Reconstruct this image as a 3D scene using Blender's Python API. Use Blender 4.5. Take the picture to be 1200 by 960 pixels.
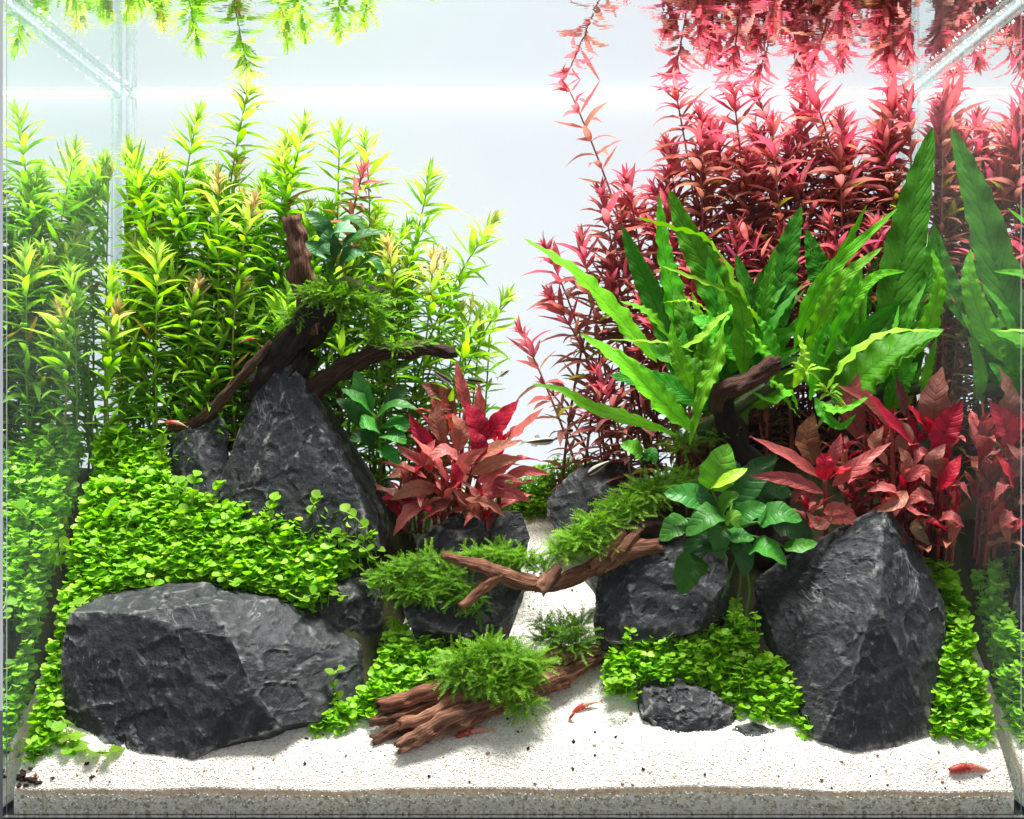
import bpy, bmesh, math, random
import numpy as np
from mathutils import Vector, Matrix, noise

for o in list(bpy.data.objects):
    bpy.data.objects.remove(o)
SC = bpy.context.scene
COL = SC.collection
R = math.radians

# ------------------------------------------------------------------ camera, world, lamps, exposure
CAM_Y, CAM_Z, FPX, VPX = 0.75, 0.2385, 1500.0, 609.0
cam_data = bpy.data.cameras.new('camera')
cam_data.lens = 45.0
cam_data.sensor_width = 36.0
cam_data.shift_x = -(VPX - 600.0) / 1200.0
cam_data.clip_start = 0.01
cam_data.clip_end = 20.0
cam = bpy.data.objects.new('camera', cam_data)
cam.location = (0, -CAM_Y, CAM_Z)
cam.rotation_euler = (R(90), 0, 0)
COL.objects.link(cam)
SC.camera = cam

world = bpy.data.worlds.new('World')
SC.world = world
world.use_nodes = True
bg = world.node_tree.nodes['Background']
bg.inputs['Color'].default_value = (0.92, 0.97, 1.0, 1)
bg.inputs['Strength'].default_value = 0.52


def area(name, loc, rot, sx, sy, power, color=(1, 1, 1), spread=180):
    l = bpy.data.lights.new(name, 'AREA')
    l.shape = 'RECTANGLE'
    l.size, l.size_y = sx, sy
    l.energy = power
    l.color = color
    l.spread = R(spread)
    o = bpy.data.objects.new(name, l)
    o.location = loc
    o.rotation_euler = rot
    COL.objects.link(o)
    return o


# the aquarium's own LED lamp over the water, and the lamp behind the frosted rear film
area('aquarium_lamp', (0.05, 0.06, 1.45), (0, 0, 0), 0.60, 0.24, 62.0, (1.0, 0.985, 0.95))
area('backlight_lamp', (0.02, 0.75, 0.20), (R(-90), 0, 0), 1.1, 0.7, 4.2, (0.93, 0.97, 1.0))

vs = SC.view_settings
vs.view_transform = 'Standard'
vs.look = 'None'
vs.exposure = 0.0
vs.gamma = 1.0
vs.use_curve_mapping = False
SC.display_settings.display_device = 'sRGB'
cy = SC.cycles
cy.use_denoising = True
try:
    cy.denoiser = 'OPENIMAGEDENOISE'
except Exception:
    pass
cy.adaptive_threshold = 0.025
cy.max_bounces = 10
cy.diffuse_bounces = 4
cy.glossy_bounces = 6
cy.transmission_bounces = 6
cy.transparent_max_bounces = 32
cy.sample_clamp_indirect = 6.0
cy.blur_glossy = 0.5

random.seed(11)
rnd = random.Random(5)


# ------------------------------------------------------------------ helpers
def P(px, py, Y):
    """a point of the tank that stands Y metres behind the front glass and shows at px, py"""
    s = FPX / (CAM_Y + Y)
    return Vector(((px - VPX) / s, Y, CAM_Z - (py - 480.0) / s))


def mpp(Y):
    return (CAM_Y + Y) / FPX


def sstep(a, b, x):
    t = min(1, max(0, (x - a) / (b - a)))
    return t * t * (3 - 2 * t)


def sand_z(x, y):
    n = noise.noise(Vector((x * 9, y * 14, 1.3))) * 0.004 + noise.noise(Vector((x * 30, y * 40, 4.0))) * 0.0014
    return 0.0095 + 0.70 * y + 0.007 * sstep(0.0, 0.03, y) + n * 0.8 


ML = ([0, .02, .05, .08, .11, .16, .235], [.006, .018, .052, .098, .140, .188, .195])
MR = ([0, .03, .06, .09, .12, .16, .20, .235], [.0, .022, .062, .100, .136, .186, .228, .242])  # back end raised so dark soil stands in for shade between plants


def soil_l(x, y):
    return float(np.interp(y, *ML)) - 0.10 * sstep(-0.115, -0.035, x) + noise.noise(Vector((x * 20, y * 20, 8))) * 0.004


def soil_r(x, y):
    return float(np.interp(y, *MR)) - 0.16 * sstep(0.150, 0.055, x) + noise.noise(Vector((x * 20, y * 20, 3))) * 0.004


def ground(x, y):
    return max(sand_z(x, y), soil_l(x, y), soil_r(x, y))


def mesh_obj(name, verts, faces, mat, parent=None, uvs=None, smooth=True):
    me = bpy.data.meshes.new(name)
    me.from_pydata([tuple(v) for v in verts], [], faces)
    if uvs is not None:
        uv = me.uv_layers.new(name='UVMap')
        li = np.empty(len(me.loops), dtype=np.int32)
        me.loops.foreach_get('vertex_index', li)
        uv.data.foreach_set('uv', np.asarray(uvs, dtype=np.float32)[li].ravel())
    if smooth:
        me.polygons.foreach_set('use_smooth', [True] * len(me.polygons))
    if mat:
        for m in (mat if isinstance(mat, (list, tuple)) else [mat]):
            me.materials.append(m)
    me.update()
    o = bpy.data.objects.new(name, me)
    COL.objects.link(o)
    if parent:
        o.parent = parent
    return o


def tag(o, label, cat=None, group=None, kind=None):
    if label:
        o['label'] = label
    if cat:
        o['category'] = cat
    if group:
        o['group'] = group
    if kind:
        o['kind'] = kind
    return o


def empty(name, loc, label, cat, group=None):
    o = bpy.data.objects.new(name, None)
    o.empty_display_size = 0.01
    o.location = loc
    COL.objects.link(o)
    return tag(o, label, cat, group)


def spline(pts, n):
    """Catmull-Rom through the points, n samples"""
    p = [Vector(q) for q in pts]
    p = [p[0] * 2 - p[1]] + p + [p[-1] * 2 - p[-2]]
    m = len(p) - 3
    out = []
    for k in range(n):
        u = k / (n - 1) * m
        i = min(int(u), m - 1)
        t = u - i
        a, b, c, d = p[i:i + 4]
        out.append(0.5 * ((2 * b) + (c - a) * t + (2 * a - 5 * b + 4 * c - d) * t * t + (3 * b - a - 3 * c + d) * t ** 3))
    return out


def lerps(vals, n):
    return [float(np.interp(k / (n - 1) * (len(vals) - 1), range(len(vals)), vals)) for k in range(n)]


def frames(c):
    n = len(c)
    T = [(c[min(i + 1, n - 1)] - c[max(i - 1, 0)]).normalized() for i in range(n)]
    up = Vector((0, -1, 0.3)) if abs(T[0].y) < 0.8 else Vector((0, 0, 1))
    N = [(up - T[0] * up.dot(T[0])).normalized()]
    for i in range(1, n):
        v = N[-1] - T[i] * N[-1].dot(T[i])
        N.append(v.normalized())
    return T, N


def tube(c, radii, seg=5, wob=None, cap=True):
    T, N = frames(c)
    V, F, U = [], [], []
    n = len(c)
    for i in range(n):
        B = T[i].cross(N[i])
        for k in range(seg):
            a = 2 * math.pi * k / seg
            r = radii[i] * (wob(i / (n - 1), a) if wob else 1)
            V.append(c[i] + (N[i] * math.cos(a) + B * math.sin(a)) * r)
            U.append((k / seg, i / (n - 1)))
    for i in range(n - 1):
        for k in range(seg):
            k2 = (k + 1) % seg
            F.append((i * seg + k, i * seg + k2, (i + 1) * seg + k2, (i + 1) * seg + k))
    if cap:
        for i, e in ((0, -1), (n - 1, 1)):
            V.append(c[i] - T[i] * e * radii[i] * 0.25)
            U.append((0.5, 0.5))
            q = len(V) - 1
            for k in range(seg):
                k2 = (k + 1) % seg
                F.append((i * seg + k2, i * seg + k, q) if e < 0 else (i * seg + k, i * seg + k2, q))
    return V, F, U


def rel(V, root):
    return [v - root for v in V]


# ------------------------------------------------------------------ materials
class NT:
    def __init__(self, name):
        self.m = bpy.data.materials.new(name)
        self.m.use_nodes = True
        self.t = self.m.node_tree
        self.t.nodes.clear()
        self.out = self.n('ShaderNodeOutputMaterial')

    def n(self, kind, _in=None, **kw):
        nd = self.t.nodes.new(kind)
        for k, v in kw.items():
            setattr(nd, k, v)
        for k, v in (_in or {}).items():
            self.set(nd, k, v)
        return nd

    def set(self, nd, k, v):
        s = nd.inputs[k]
        if isinstance(v, bpy.types.NodeSocket):
            self.t.links.new(v, s)
        elif isinstance(v, bpy.types.Node):
            self.t.links.new(v.outputs[0], s)
        else:
            if isinstance(v, (tuple, list)) and len(v) == 3 and s.type == 'RGBA':
                v = (*v, 1)
            s.default_value = v

    def math(self, op, a, b=0.0, clamp=False):
        return self.n('ShaderNodeMath', {0: a, 1: b}, operation=op, use_clamp=clamp).outputs[0]

    def mix(self, f, a, b, blend='MIX'):
        nd = self.n('ShaderNodeMix', data_type='RGBA', blend_type=blend)
        self.set(nd, 0, f)
        self.set(nd, 6, a)
        self.set(nd, 7, b)
        return nd.outputs[2]

    def ramp(self, f, stops, interp='LINEAR'):
        nd = self.n('ShaderNodeValToRGB', {0: f})
        cr = nd.color_ramp
        cr.interpolation = interp
        while len(cr.elements) < len(stops):
            cr.elements.new(0.5)
        for e, (p, c) in zip(cr.elements, stops):
            e.position = p
            e.color = (*c, 1) if len(c) == 3 else c
        return nd.outputs[0]

    def noise(self, scale, detail=4, rough=0.55, vec=None, dist=0.0):
        nd = self.n('ShaderNodeTexNoise', {'Scale': scale, 'Detail': detail, 'Roughness': rough, 'Distortion': dist})
        if vec is not None:
            self.set(nd, 'Vector', vec)
        return nd.outputs[0]

    def obj(self):
        return self.n('ShaderNodeTexCoord').outputs['Object']

    def geo_pos(self):
        return self.n('ShaderNodeNewGeometry').outputs['Position']

    def bump(self, h, strength, dist, normal=None):
        nd = self.n('ShaderNodeBump', {'Height': h, 'Strength': strength, 'Distance': dist})
        if normal is not None:
            self.set(nd, 'Normal', normal)
        return nd.outputs[0]

    def surf(self, sh):
        self.t.links.new(sh.outputs[0] if isinstance(sh, bpy.types.Node) else sh, self.out.inputs['Surface'])
        return self.m


def leaf_mat(name, trans=0.35, rough=0.42, spec=0.22, vein=0.0, vein_freq=22, bump=0.0, mid=0.25, var_from_attr=None, sat=1.0, mottle=(0.80, 0.72, 0.75), hue=0.012):
    """leaf pigment from the object's own colour (or a stored per-leaf value), with midrib and veins; part of the light passes through"""
    g = NT(name)
    if var_from_attr:
        at = g.n('ShaderNodeAttribute', attribute_name='var', attribute_type='GEOMETRY').outputs['Fac']
        col = g.ramp(at, var_from_attr)
        uvd = None
    else:
        oi = g.n('ShaderNodeObjectInfo')
        hs = g.n('ShaderNodeHueSaturation', {'Color': oi.outputs['Color'], 'Saturation': sat})
        hn = g.n('ShaderNodeMapRange', {0: oi.outputs['Random'], 3: 0.5 - hue, 4: 0.5 + hue * 0.7})
        vn = g.n('ShaderNodeMapRange', {0: oi.outputs['Random'], 3: 0.78, 4: 1.22})
        g.set(hs, 'Hue', hn.outputs[0])
        g.set(hs, 'Value', vn.outputs[0])
        col = hs.outputs[0]
    nz = g.noise(260, 3, 0.6, g.geo_pos())
    col = g.mix(g.math('MULTIPLY', nz, 0.35), col, g.mix(1.0, col, (0.55, 0.5, 0.45), 'MULTIPLY'))
    mot = g.n('ShaderNodeMapRange', {0: g.noise(75, 4, 0.65, g.geo_pos()), 1: 0.48, 2: 0.72, 3: 0.0, 4: 0.55}).outputs[0]
    col = g.mix(mot, col, g.mix(1.0, col, mottle, 'MULTIPLY'))
    nrm = None
    if vein or mid or bump:
        uv = g.n('ShaderNodeUVMap')
        sx = g.n('ShaderNodeSeparateXYZ', {0: uv.outputs[0]})
        du = g.math('ABSOLUTE', g.math('SUBTRACT', sx.outputs[0], 0.5))
        if not var_from_attr and mid:
            mr = g.n('ShaderNodeMapRange', {0: du, 1: 0.0, 2: 0.06, 3: mid, 4: 0.0}).outputs[0]
            col = g.mix(mr, col, g.mix(1.0, col, (0.45, 0.5, 0.4), 'MULTIPLY'))
        if vein:
            jig = g.math('MULTIPLY', g.math('SUBTRACT', g.noise(90, 2, 0.5, g.geo_pos()), 0.5), 0.06)
            w = g.math('SINE', g.math('MULTIPLY', g.math('ADD', jig, g.math('SUBTRACT', sx.outputs[1], g.math('MULTIPLY', du, 0.30))), vein_freq * 6.283))
            w = g.math('POWER', g.math('ADD', g.math('MULTIPLY', w, 0.5), 0.5), 5.0)
            col = g.mix(g.math('MULTIPLY', w, vein), col, g.mix(1.0, col, (0.45, 0.55, 0.4), 'MULTIPLY'))
            nrm = g.bump(g.math('ADD', g.math('MULTIPLY', w, -1.0), g.math('MULTIPLY', g.noise(210, 2, 0.5, g.geo_pos()), 2.6)), 0.38, 0.0005)
    if bump and nrm is None:
        nrm = g.bump(g.noise(300, 2, 0.5, g.geo_pos()), bump, 0.001)
    bs = g.n('ShaderNodeBsdfPrincipled', {'Base Color': col, 'Roughness': rough, 'Specular IOR Level': spec})
    tc = g.n('ShaderNodeHueSaturation', {'Color': col, 'Saturation': 1.12, 'Value': 1.25})
    tr = g.n('ShaderNodeBsdfTranslucent', {'Color': tc.outputs[0]})
    if nrm is not None:
        g.set(bs, 'Normal', nrm)
        g.set(tr, 'Normal', nrm)
    mx = g.n('ShaderNodeMixShader', {0: trans, 1: bs.outputs[0], 2: tr.outputs[0]})
    return g.surf(mx)


def rock_mat():
    g = NT('slate_rock')
    p = g.obj()
    geo = g.n('ShaderNodeNewGeometry')
    stretch = g.n('ShaderNodeMapping', {'Vector': p, 'Scale': (1.0, 0.8, 0.35), 'Rotation': (0.4, 0.6, 0.3)}).outputs[0]
    n1 = g.noise(28, 6, 0.62, stretch, 0.6)
    n2 = g.noise(150, 5, 0.65, p)
    n3 = g.noise(620, 3, 0.6, p)
    col = g.ramp(n1, [(0.3, (0.006, 0.007, 0.0085)), (0.55, (0.0135, 0.015, 0.0175)), (0.75, (0.030, 0.033, 0.038))])
    col = g.mix(0.42, col, g.ramp(n2, [(0.35, (0.007, 0.008, 0.010)), (0.7, (0.055, 0.059, 0.066))]))
    # fine pale scratches
    stretch2 = g.n('ShaderNodeMapping', {'Vector': p, 'Scale': (1.6, 1.0, 0.22), 'Rotation': (0.2, 0.7, 0.1)}).outputs[0]
    sc = g.noise(420, 4, 0.7, stretch2, 0.4)
    col = g.mix(g.n('ShaderNodeMapRange', {0: sc, 1: 0.60, 2: 0.74, 3: 0.0, 4: 0.45}).outputs[0], col, (0.12, 0.126, 0.138))
    big = g.noise(11, 3, 0.55, p)
    col = g.mix(g.n('ShaderNodeMapRange', {0: big, 1: 0.42, 2: 0.62, 3: 0.0, 4: 0.6}).outputs[0], col, g.mix(1.0, col, (1.65, 1.62, 1.55), 'MULTIPLY'))
    ve = g.math('ABSOLUTE', g.math('SUBTRACT', g.noise(16, 5, 0.6, stretch, 1.4), 0.5))
    vm = g.math('MULTIPLY', g.n('ShaderNodeMapRange', {0: ve, 1: 0.002, 2: 0.009, 3: 0.7, 4: 0.0}).outputs[0], g.n('ShaderNodeMapRange', {0: g.noise(20, 4, 0.65, p), 1: 0.50, 2: 0.62}).outputs[0])
    col = g.mix(vm, col, (0.22, 0.22, 0.215))
    # worn pale edges
    pt = g.n('ShaderNodeMapRange', {0: geo.outputs['Pointiness'], 1: 0.506, 2: 0.55, 3: 0.0, 4: 0.85}).outputs[0]
    pt = g.math('MULTIPLY', pt, g.n('ShaderNodeMapRange', {0: g.noise(75, 4, 0.7, p), 1: 0.4, 2: 0.62}).outputs[0])
    col = g.mix(pt, col, (0.36, 0.36, 0.345))
    # sparse pale mineral flecks
    fl = g.math('MULTIPLY', g.n('ShaderNodeMapRange', {0: g.noise(230, 5, 0.75, stretch2, 1.2), 1: 0.655, 2: 0.70}).outputs[0], g.n('ShaderNodeMapRange', {0: g.noise(26, 3, 0.6, p), 1: 0.52, 2: 0.62}).outputs[0])
    col = g.mix(g.math('MULTIPLY', fl, 0.75), col, (0.42, 0.41, 0.36))
    b1 = g.bump(g.math('ADD', n2, g.math('MULTIPLY', n1, 0.6)), 0.75, 0.0018)
    b2 = g.bump(g.math('ADD', n3, g.math('MULTIPLY', sc, 0.8)), 0.4, 0.0006, b1)
    bs = g.n('ShaderNodeBsdfPrincipled', {'Base Color': col, 'Roughness': 0.62, 'Specular IOR Level': 0.32, 'Normal': b2})
    return g.surf(bs)


def wood_mat():
    g = NT('driftwood')
    uv = g.n('ShaderNodeUVMap').outputs[0]
    mp = g.n('ShaderNodeMapping', {'Vector': uv, 'Scale': (14.0, 2.2, 1)}).outputs[0]
    fib = g.noise(3.0, 6, 0.7, mp, 0.8)
    p = g.obj()
    pz = g.noise(45, 4, 0.6, p)
    col = g.ramp(fib, [(0.28, (0.018, 0.010, 0.006)), (0.46, (0.085, 0.042, 0.026)), (0.60, (0.22, 0.118, 0.076)), (0.74, (0.42, 0.27, 0.19))])
    col = g.mix(g.n('ShaderNodeMapRange', {0: pz, 1: 0.4, 2: 0.7, 3: 0.0, 4: 0.8}).outputs[0], col, g.mix(1.0, col, (0.45, 0.38, 0.33), 'MULTIPLY'))
    oi = g.n('ShaderNodeObjectInfo')
    col = g.mix(1.0, col, oi.outputs['Color'], 'MULTIPLY')
    nb = g.bump(g.math('ADD', fib, g.math('MULTIPLY', g.noise(220, 3, 0.6, p), 0.4)), 0.9, 0.0022)
    bs = g.n('ShaderNodeBsdfPrincipled', {'Base Color': col, 'Roughness': 0.68, 'Specular IOR Level': 0.25, 'Normal': nb})
    return g.surf(bs)


def sand_mat():
    g = NT('white_sand')
    p = g.geo_pos()
    vo = g.n('ShaderNodeTexVoronoi', {'Vector': p, 'Scale': 900.0})
    c = g.ramp(g.n('ShaderNodeSeparateColor', {0: vo.outputs['Color']}).outputs[0],
               [(0.0, (0.60, 0.52, 0.43)), (0.15, (0.76, 0.70, 0.62)), (0.5, (0.83, 0.80, 0.745)), (1.0, (0.88, 0.865, 0.83))])
    big = g.noise(40, 4, 0.6, p)
    c = g.mix(g.n('ShaderNodeMapRange', {0: big, 1: 0.45, 2: 0.75, 3: 0.0, 4: 0.35}).outputs[0], c, (0.70, 0.63, 0.53))
    b = g.bump(vo.outputs['Distance'], 0.5, 0.0009)
    bs = g.n('ShaderNodeBsdfPrincipled', {'Base Color': c, 'Roughness': 0.8, 'Specular IOR Level': 0.15, 'Normal': b})
    return g.surf(bs)


def sand_front_mat():
    """the bed as it shows through the glass: same sand, colour lifted for light seeping down, with a brown detritus line at the top"""
    g = NT('sand_against_glass')
    p = g.geo_pos()
    vo = g.n('ShaderNodeTexVoronoi', {'Vector': p, 'Scale': 520.0})
    c = g.ramp(g.n('ShaderNodeSeparateColor', {0: vo.outputs['Color']}).outputs[0],
               [(0.0, (0.42, 0.38, 0.31)), (0.2, (0.74, 0.70, 0.57)), (0.6, (0.92, 0.89, 0.77)), (1.0, (0.97, 0.95, 0.87))])
    uv = g.n('ShaderNodeUVMap')
    v = g.n('ShaderNodeSeparateXYZ', {0: uv.outputs[0]}).outputs[1]
    v = g.math('ADD', v, g.math('MULTIPLY', g.math('SUBTRACT', g.noise(70, 4, 0.6, p), 0.5), 0.35))
    det = g.n('ShaderNodeMapRange', {0: v, 1: 0.66, 2: 0.92, 3: 0.0, 4: 0.75}).outputs[0]
    c = g.mix(det, c, (0.66, 0.48, 0.33))
    b = g.bump(vo.outputs['Distance'], 0.8, 0.001)
    bs = g.n('ShaderNodeBsdfPrincipled', {'Base Color': c, 'Roughness': 0.7, 'Specular IOR Level': 0.2, 'Normal': b,
               'Subsurface Weight': 0.85, 'Subsurface Radius': (1.0, 0.95, 0.8), 'Subsurface Scale': 0.012})
    return g.surf(bs)


def plain(name, c, rough=0.6, spec=0.3, nscale=0, namp=0.4, bump=0.0):
    g = NT(name)
    col = c
    bs = g.n('ShaderNodeBsdfPrincipled', {'Base Color': col, 'Roughness': rough, 'Specular IOR Level': spec})
    if nscale:
        nz = g.noise(nscale, 4, 0.6, g.geo_pos())
        g.set(bs, 'Base Color', g.mix(g.math('MULTIPLY', nz, namp * 2), tuple(min(1, x * 1.3) for x in c), tuple(x * 0.45 for x in c)))
        if bump:
            g.set(bs, 'Normal', g.bump(nz, bump, 0.001))
    return g.surf(bs)


def ramp_mat(name, stops, rough=0.75):
    g = NT(name)
    at = g.n('ShaderNodeAttribute', attribute_name='var', attribute_type='GEOMETRY').outputs['Fac']
    bs = g.n('ShaderNodeBsdfPrincipled', {'Base Color': g.ramp(at, stops), 'Roughness': rough, 'Specular IOR Level': 0.2})
    return g.surf(bs)


def interface_mat(name, ior, film=0.0, ripple=0.0, rough=0.0, tint=(1, 1, 1)):
    """a clear boundary: what its Fresnel reflectance does not mirror passes straight through; film = pale haze mixed in to fade the mirrored view"""
    g = NT(name)
    nrm = None
    if ripple:
        p = g.geo_pos()
        mp = g.n('ShaderNodeMapping', {'Vector': p, 'Scale': (1.0, 1.5, 1.0)}).outputs[0]
        h = g.math('ADD', g.noise(38, 2, 0.5, mp), g.math('MULTIPLY', g.noise(120, 2, 0.5, mp), 0.30))
        nrm = g.bump(h, 1.0, ripple)
    fr = g.n('ShaderNodeFresnel', {'IOR': ior})
    gl = g.n('ShaderNodeBsdfGlossy', {'Color': (*tint, 1), 'Roughness': rough})
    if nrm is not None:
        g.set(gl, 'Normal', nrm)
    tp = g.n('ShaderNodeBsdfTransparent', {'Color': (*tint, 1)})
    mx = g.n('ShaderNodeMixShader', {0: fr.outputs[0], 1: tp.outputs[0], 2: gl.outputs[0]})
    if film:
        df = g.n('ShaderNodeBsdfDiffuse', {'Color': (0.86, 0.92, 0.92, 1)})
        tl = g.n('ShaderNodeBsdfTranslucent', {'Color': (0.86, 0.92, 0.92, 1)})
        f2 = g.n('ShaderNodeMixShader', {0: 0.5, 1: df.outputs[0], 2: tl.outputs[0]})
        nz = g.noise(9, 4, 0.6, g.geo_pos())
        mx = g.n('ShaderNodeMixShader', {0: g.math('MULTIPLY', nz, film * 2), 1: mx.outputs[0], 2: f2.outputs[0]})
    return g.surf(mx)


M = {}
M['rock'] = rock_mat()
M['wood'] = wood_mat()
M['sand'] = sand_mat()
M['sand_front'] = sand_front_mat()
M['grain'] = ramp_mat('sand_grain', [(0, (0.42, 0.32, 0.23)), (0.04, (0.66, 0.57, 0.46)), (0.22, (0.79, 0.745, 0.68)), (0.7, (0.85, 0.83, 0.79)), (1, (0.9, 0.89, 0.87))])
M['grain_brightened'] = ramp_mat('brightened_front_grain', [(0, (0.20, 0.16, 0.12)), (0.3, (0.60, 0.57, 0.48)), (0.6, (0.84, 0.82, 0.74)), (1, (0.94, 0.93, 0.88))])  # same sand, tones lifted to brighten the weakly lit front band
M['speck'] = ramp_mat('grit', [(0, (0.02, 0.018, 0.016)), (0.45, (0.06, 0.04, 0.03)), (0.6, (0.32, 0.10, 0.05)), (0.8, (0.42, 0.24, 0.13)), (1, (0.40, 0.36, 0.30))])
M['soil'] = plain('dark_soil', (0.050, 0.050, 0.022), 0.9, 0.1, 300, 0.5, 0.6)
M['crumb'] = plain('soil_crumb', (0.045, 0.025, 0.016), 0.85, 0.15, 400, 0.5, 0.5)
M['stem_leaf'] = leaf_mat('stem_plant_leaf', trans=0.52, rough=0.45, spec=0.18, mid=0.35)
M['red_leaf'] = leaf_mat('red_leaf', hue=0.005, mottle=(0.62, 0.95, 0.75), trans=0.27, rough=0.42, spec=0.22, vein=0.14, vein_freq=9, mid=0.5)
M['fern_leaf'] = leaf_mat('fern_leaf', mottle=(0.55, 0.62, 0.5), trans=0.30, rough=0.5, spec=0.12, vein=0.16, vein_freq=15, mid=0.65)
M['broad_leaf'] = leaf_mat('broad_leaf', trans=0.22, rough=0.42, spec=0.2, vein=0.08, vein_freq=7, mid=0.25)
M['stem'] = leaf_mat('plant_stem', trans=0.1, rough=0.5, spec=0.2, mid=0)
M['carpet'] = leaf_mat('carpet_leaf', trans=0.44, rough=0.42, spec=0.22, mid=0,
                       var_from_attr=[(0, (0.12, 0.36, 0.012)), (0.35, (0.24, 0.58, 0.02)), (0.75, (0.38, 0.72, 0.04)), (1, (0.56, 0.82, 0.14))])
M['moss'] = leaf_mat('moss_frond', trans=0.30, rough=0.5, spec=0.15, mid=0,
                     var_from_attr=[(0, (0.04, 0.06, 0.012)), (0.3, (0.06, 0.17, 0.012)), (0.7, (0.16, 0.38, 0.02)), (1, (0.30, 0.55, 0.05))])
M['glass_outer'] = interface_mat('glass_to_air', 1.33, tint=(0.95, 0.985, 0.975))
M['glass_inner'] = interface_mat('glass_to_water', 1.02, film=0.024, tint=(0.985, 0.995, 0.99))
M['glass_front'] = interface_mat('front_glass', 1.10)
M['water'] = interface_mat('water_surface', 1.33, ripple=0.00013, tint=(0.97, 0.985, 0.985))


def edge_mat(name, c, film):
    g = NT(name)
    fr = g.n('ShaderNodeLayerWeight', {'Blend': 0.35})
    gl = g.n('ShaderNodeBsdfGlossy', {'Color': (0.9, 0.95, 0.95, 1), 'Roughness': 0.12})
    df = g.n('ShaderNodeBsdfDiffuse', {'Color': (*c, 1)})
    tl = g.n('ShaderNodeBsdfTranslucent', {'Color': (*c, 1)})
    tp = g.n('ShaderNodeBsdfTransparent', {'Color': (0.96, 0.98, 0.98, 1)})
    a = g.n('ShaderNodeMixShader', {0: 0.5, 1: df.outputs[0], 2: tl.outputs[0]})
    b = g.n('ShaderNodeMixShader', {0: fr.outputs['Fresnel'], 1: a.outputs[0], 2: gl.outputs[0]})
    nz = g.noise(160, 4, 0.65, g.geo_pos())
    f = g.math('MULTIPLY', g.n('ShaderNodeMapRange', {0: nz, 1: 0.3, 2: 0.7, 3: 0.5, 4: 1.0}).outputs[0], film)
    c_ = g.n('ShaderNodeMixShader', {0: f, 1: tp.outputs[0], 2: b.outputs[0]})
    return g.surf(c_)


M['silicone'] = edge_mat('clear_silicone', (0.70, 0.78, 0.78), 0.35)
def meniscus_mat():
    g = NT('meniscus_highlight_white')  # opaque white stands in for light refracted along the meniscus
    d = g.n('ShaderNodeBsdfDiffuse', {'Color': (0.97, 0.98, 0.98, 1)})
    t = g.n('ShaderNodeBsdfTranslucent', {'Color': (0.97, 0.98, 0.98, 1)})
    return g.surf(g.n('ShaderNodeMixShader', {0: 0.55, 1: d.outputs[0], 2: t.outputs[0]}))


M['meniscus'] = meniscus_mat()
M['waterline'] = edge_mat('waterline_water', (0.34, 0.43, 0.41), 0.50)


def film_mat():
    g = NT('frosted_film')
    nz = g.noise(5, 3, 0.5, g.geo_pos())
    c = g.ramp(nz, [(0.3, (0.83, 0.87, 0.89)), (0.7, (0.88, 0.91, 0.93))])
    df = g.n('ShaderNodeBsdfDiffuse', {'Color': c})
    tl = g.n('ShaderNodeBsdfTranslucent', {'Color': c})
    return g.surf(g.n('ShaderNodeMixShader', {0: 0.80, 1: df.outputs[0], 2: tl.outputs[0]}))


M['film'] = film_mat()
M['cabinet'] = plain('dark_cabinet', (0.03, 0.034, 0.04), 0.5, 0.3, 60, 0.3)

# ------------------------------------------------------------------ the tank, water, film and bed
XL, XR, YB, TOP, TH, WL = -0.3028, 0.2960, 0.2350, 0.505, 0.0036, 0.4806


def box(name, x0, x1, y0, y1, z0, z1, mats, parent=None, inner=None):
    v = [(x, y, z) for x in (x0, x1) for y in (y0, y1) for z in (z0, z1)]
    f = [(0, 1, 3, 2), (4, 6, 7, 5), (0, 4, 5, 1), (2, 3, 7, 6), (0, 2, 6, 4), (1, 5, 7, 3)]   # -x +x -y +y -z +z
    o = mesh_obj(name, v, f, mats, parent, smooth=False)
    if inner is not None:
        for k, p in enumerate(o.data.polygons):
            p.material_index = 1 if k in inner else 0
    return o


tank = empty('aquarium_tank', (0, 0, 0), 'clear rimless glass aquarium holding the planted rock landscape', 'aquarium')
E = 0.0006
box('side_pane', XL, XL + TH, 0.0062, YB - 0.0062, -0.0006, TOP, [M['glass_outer'], M['glass_inner']], tank, (1, 2, 3, 4, 5))
box('side_pane', XR - TH, XR, 0.0062, YB - 0.0062, -0.0006, TOP, [M['glass_outer'], M['glass_inner']], tank, (0, 2, 3, 4, 5))
box('front_pane', XL, XR, 0.0, 0.005, -0.0006, TOP, [M['glass_front']], tank)
box('back_pane', XL, XR, YB - 0.005, YB, -0.0006, TOP, [M['glass_front']], tank)
box('base_pane', XL, XR, 0.0, YB, -0.008, -0.0008, [M['cabinet']], tank)
for sx, x in ((1, XL + TH), (-1, XR - TH)):
    yb = YB - 0.0052
    c = [Vector((x + sx * 0.0008, yb - 0.0008, z)) for z in np.linspace(0.004, TOP - 0.002, 10)]
    V, F, U = tube(c, [0.0030] * 10, 8)
    mesh_obj('silicone_seam', V, F, M['silicone'], tank)
    V, F, U = tube([v + Vector((sx * 0.0046, 0.0, 0)) for v in c], [0.0010] * 10, 6)
    mesh_obj('silicone_seam', V, F, M['silicone'], tank)

nx, ny = 60, 30
xs = np.linspace(XL + TH + E, XR - TH - E, nx)
ys = np.linspace(0.0054, YB - 0.0054, ny)
V = [(x, y, WL) for y in ys for x in xs]
F = [(j * nx + i, j * nx + i + 1, (j + 1) * nx + i + 1, (j + 1) * nx + i) for j in range(ny - 1) for i in range(nx - 1)]
water = mesh_obj('water', V, F, M['water'])
tag(water, 'still water surface mirroring the plants from below', None, None, 'structure')


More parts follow.
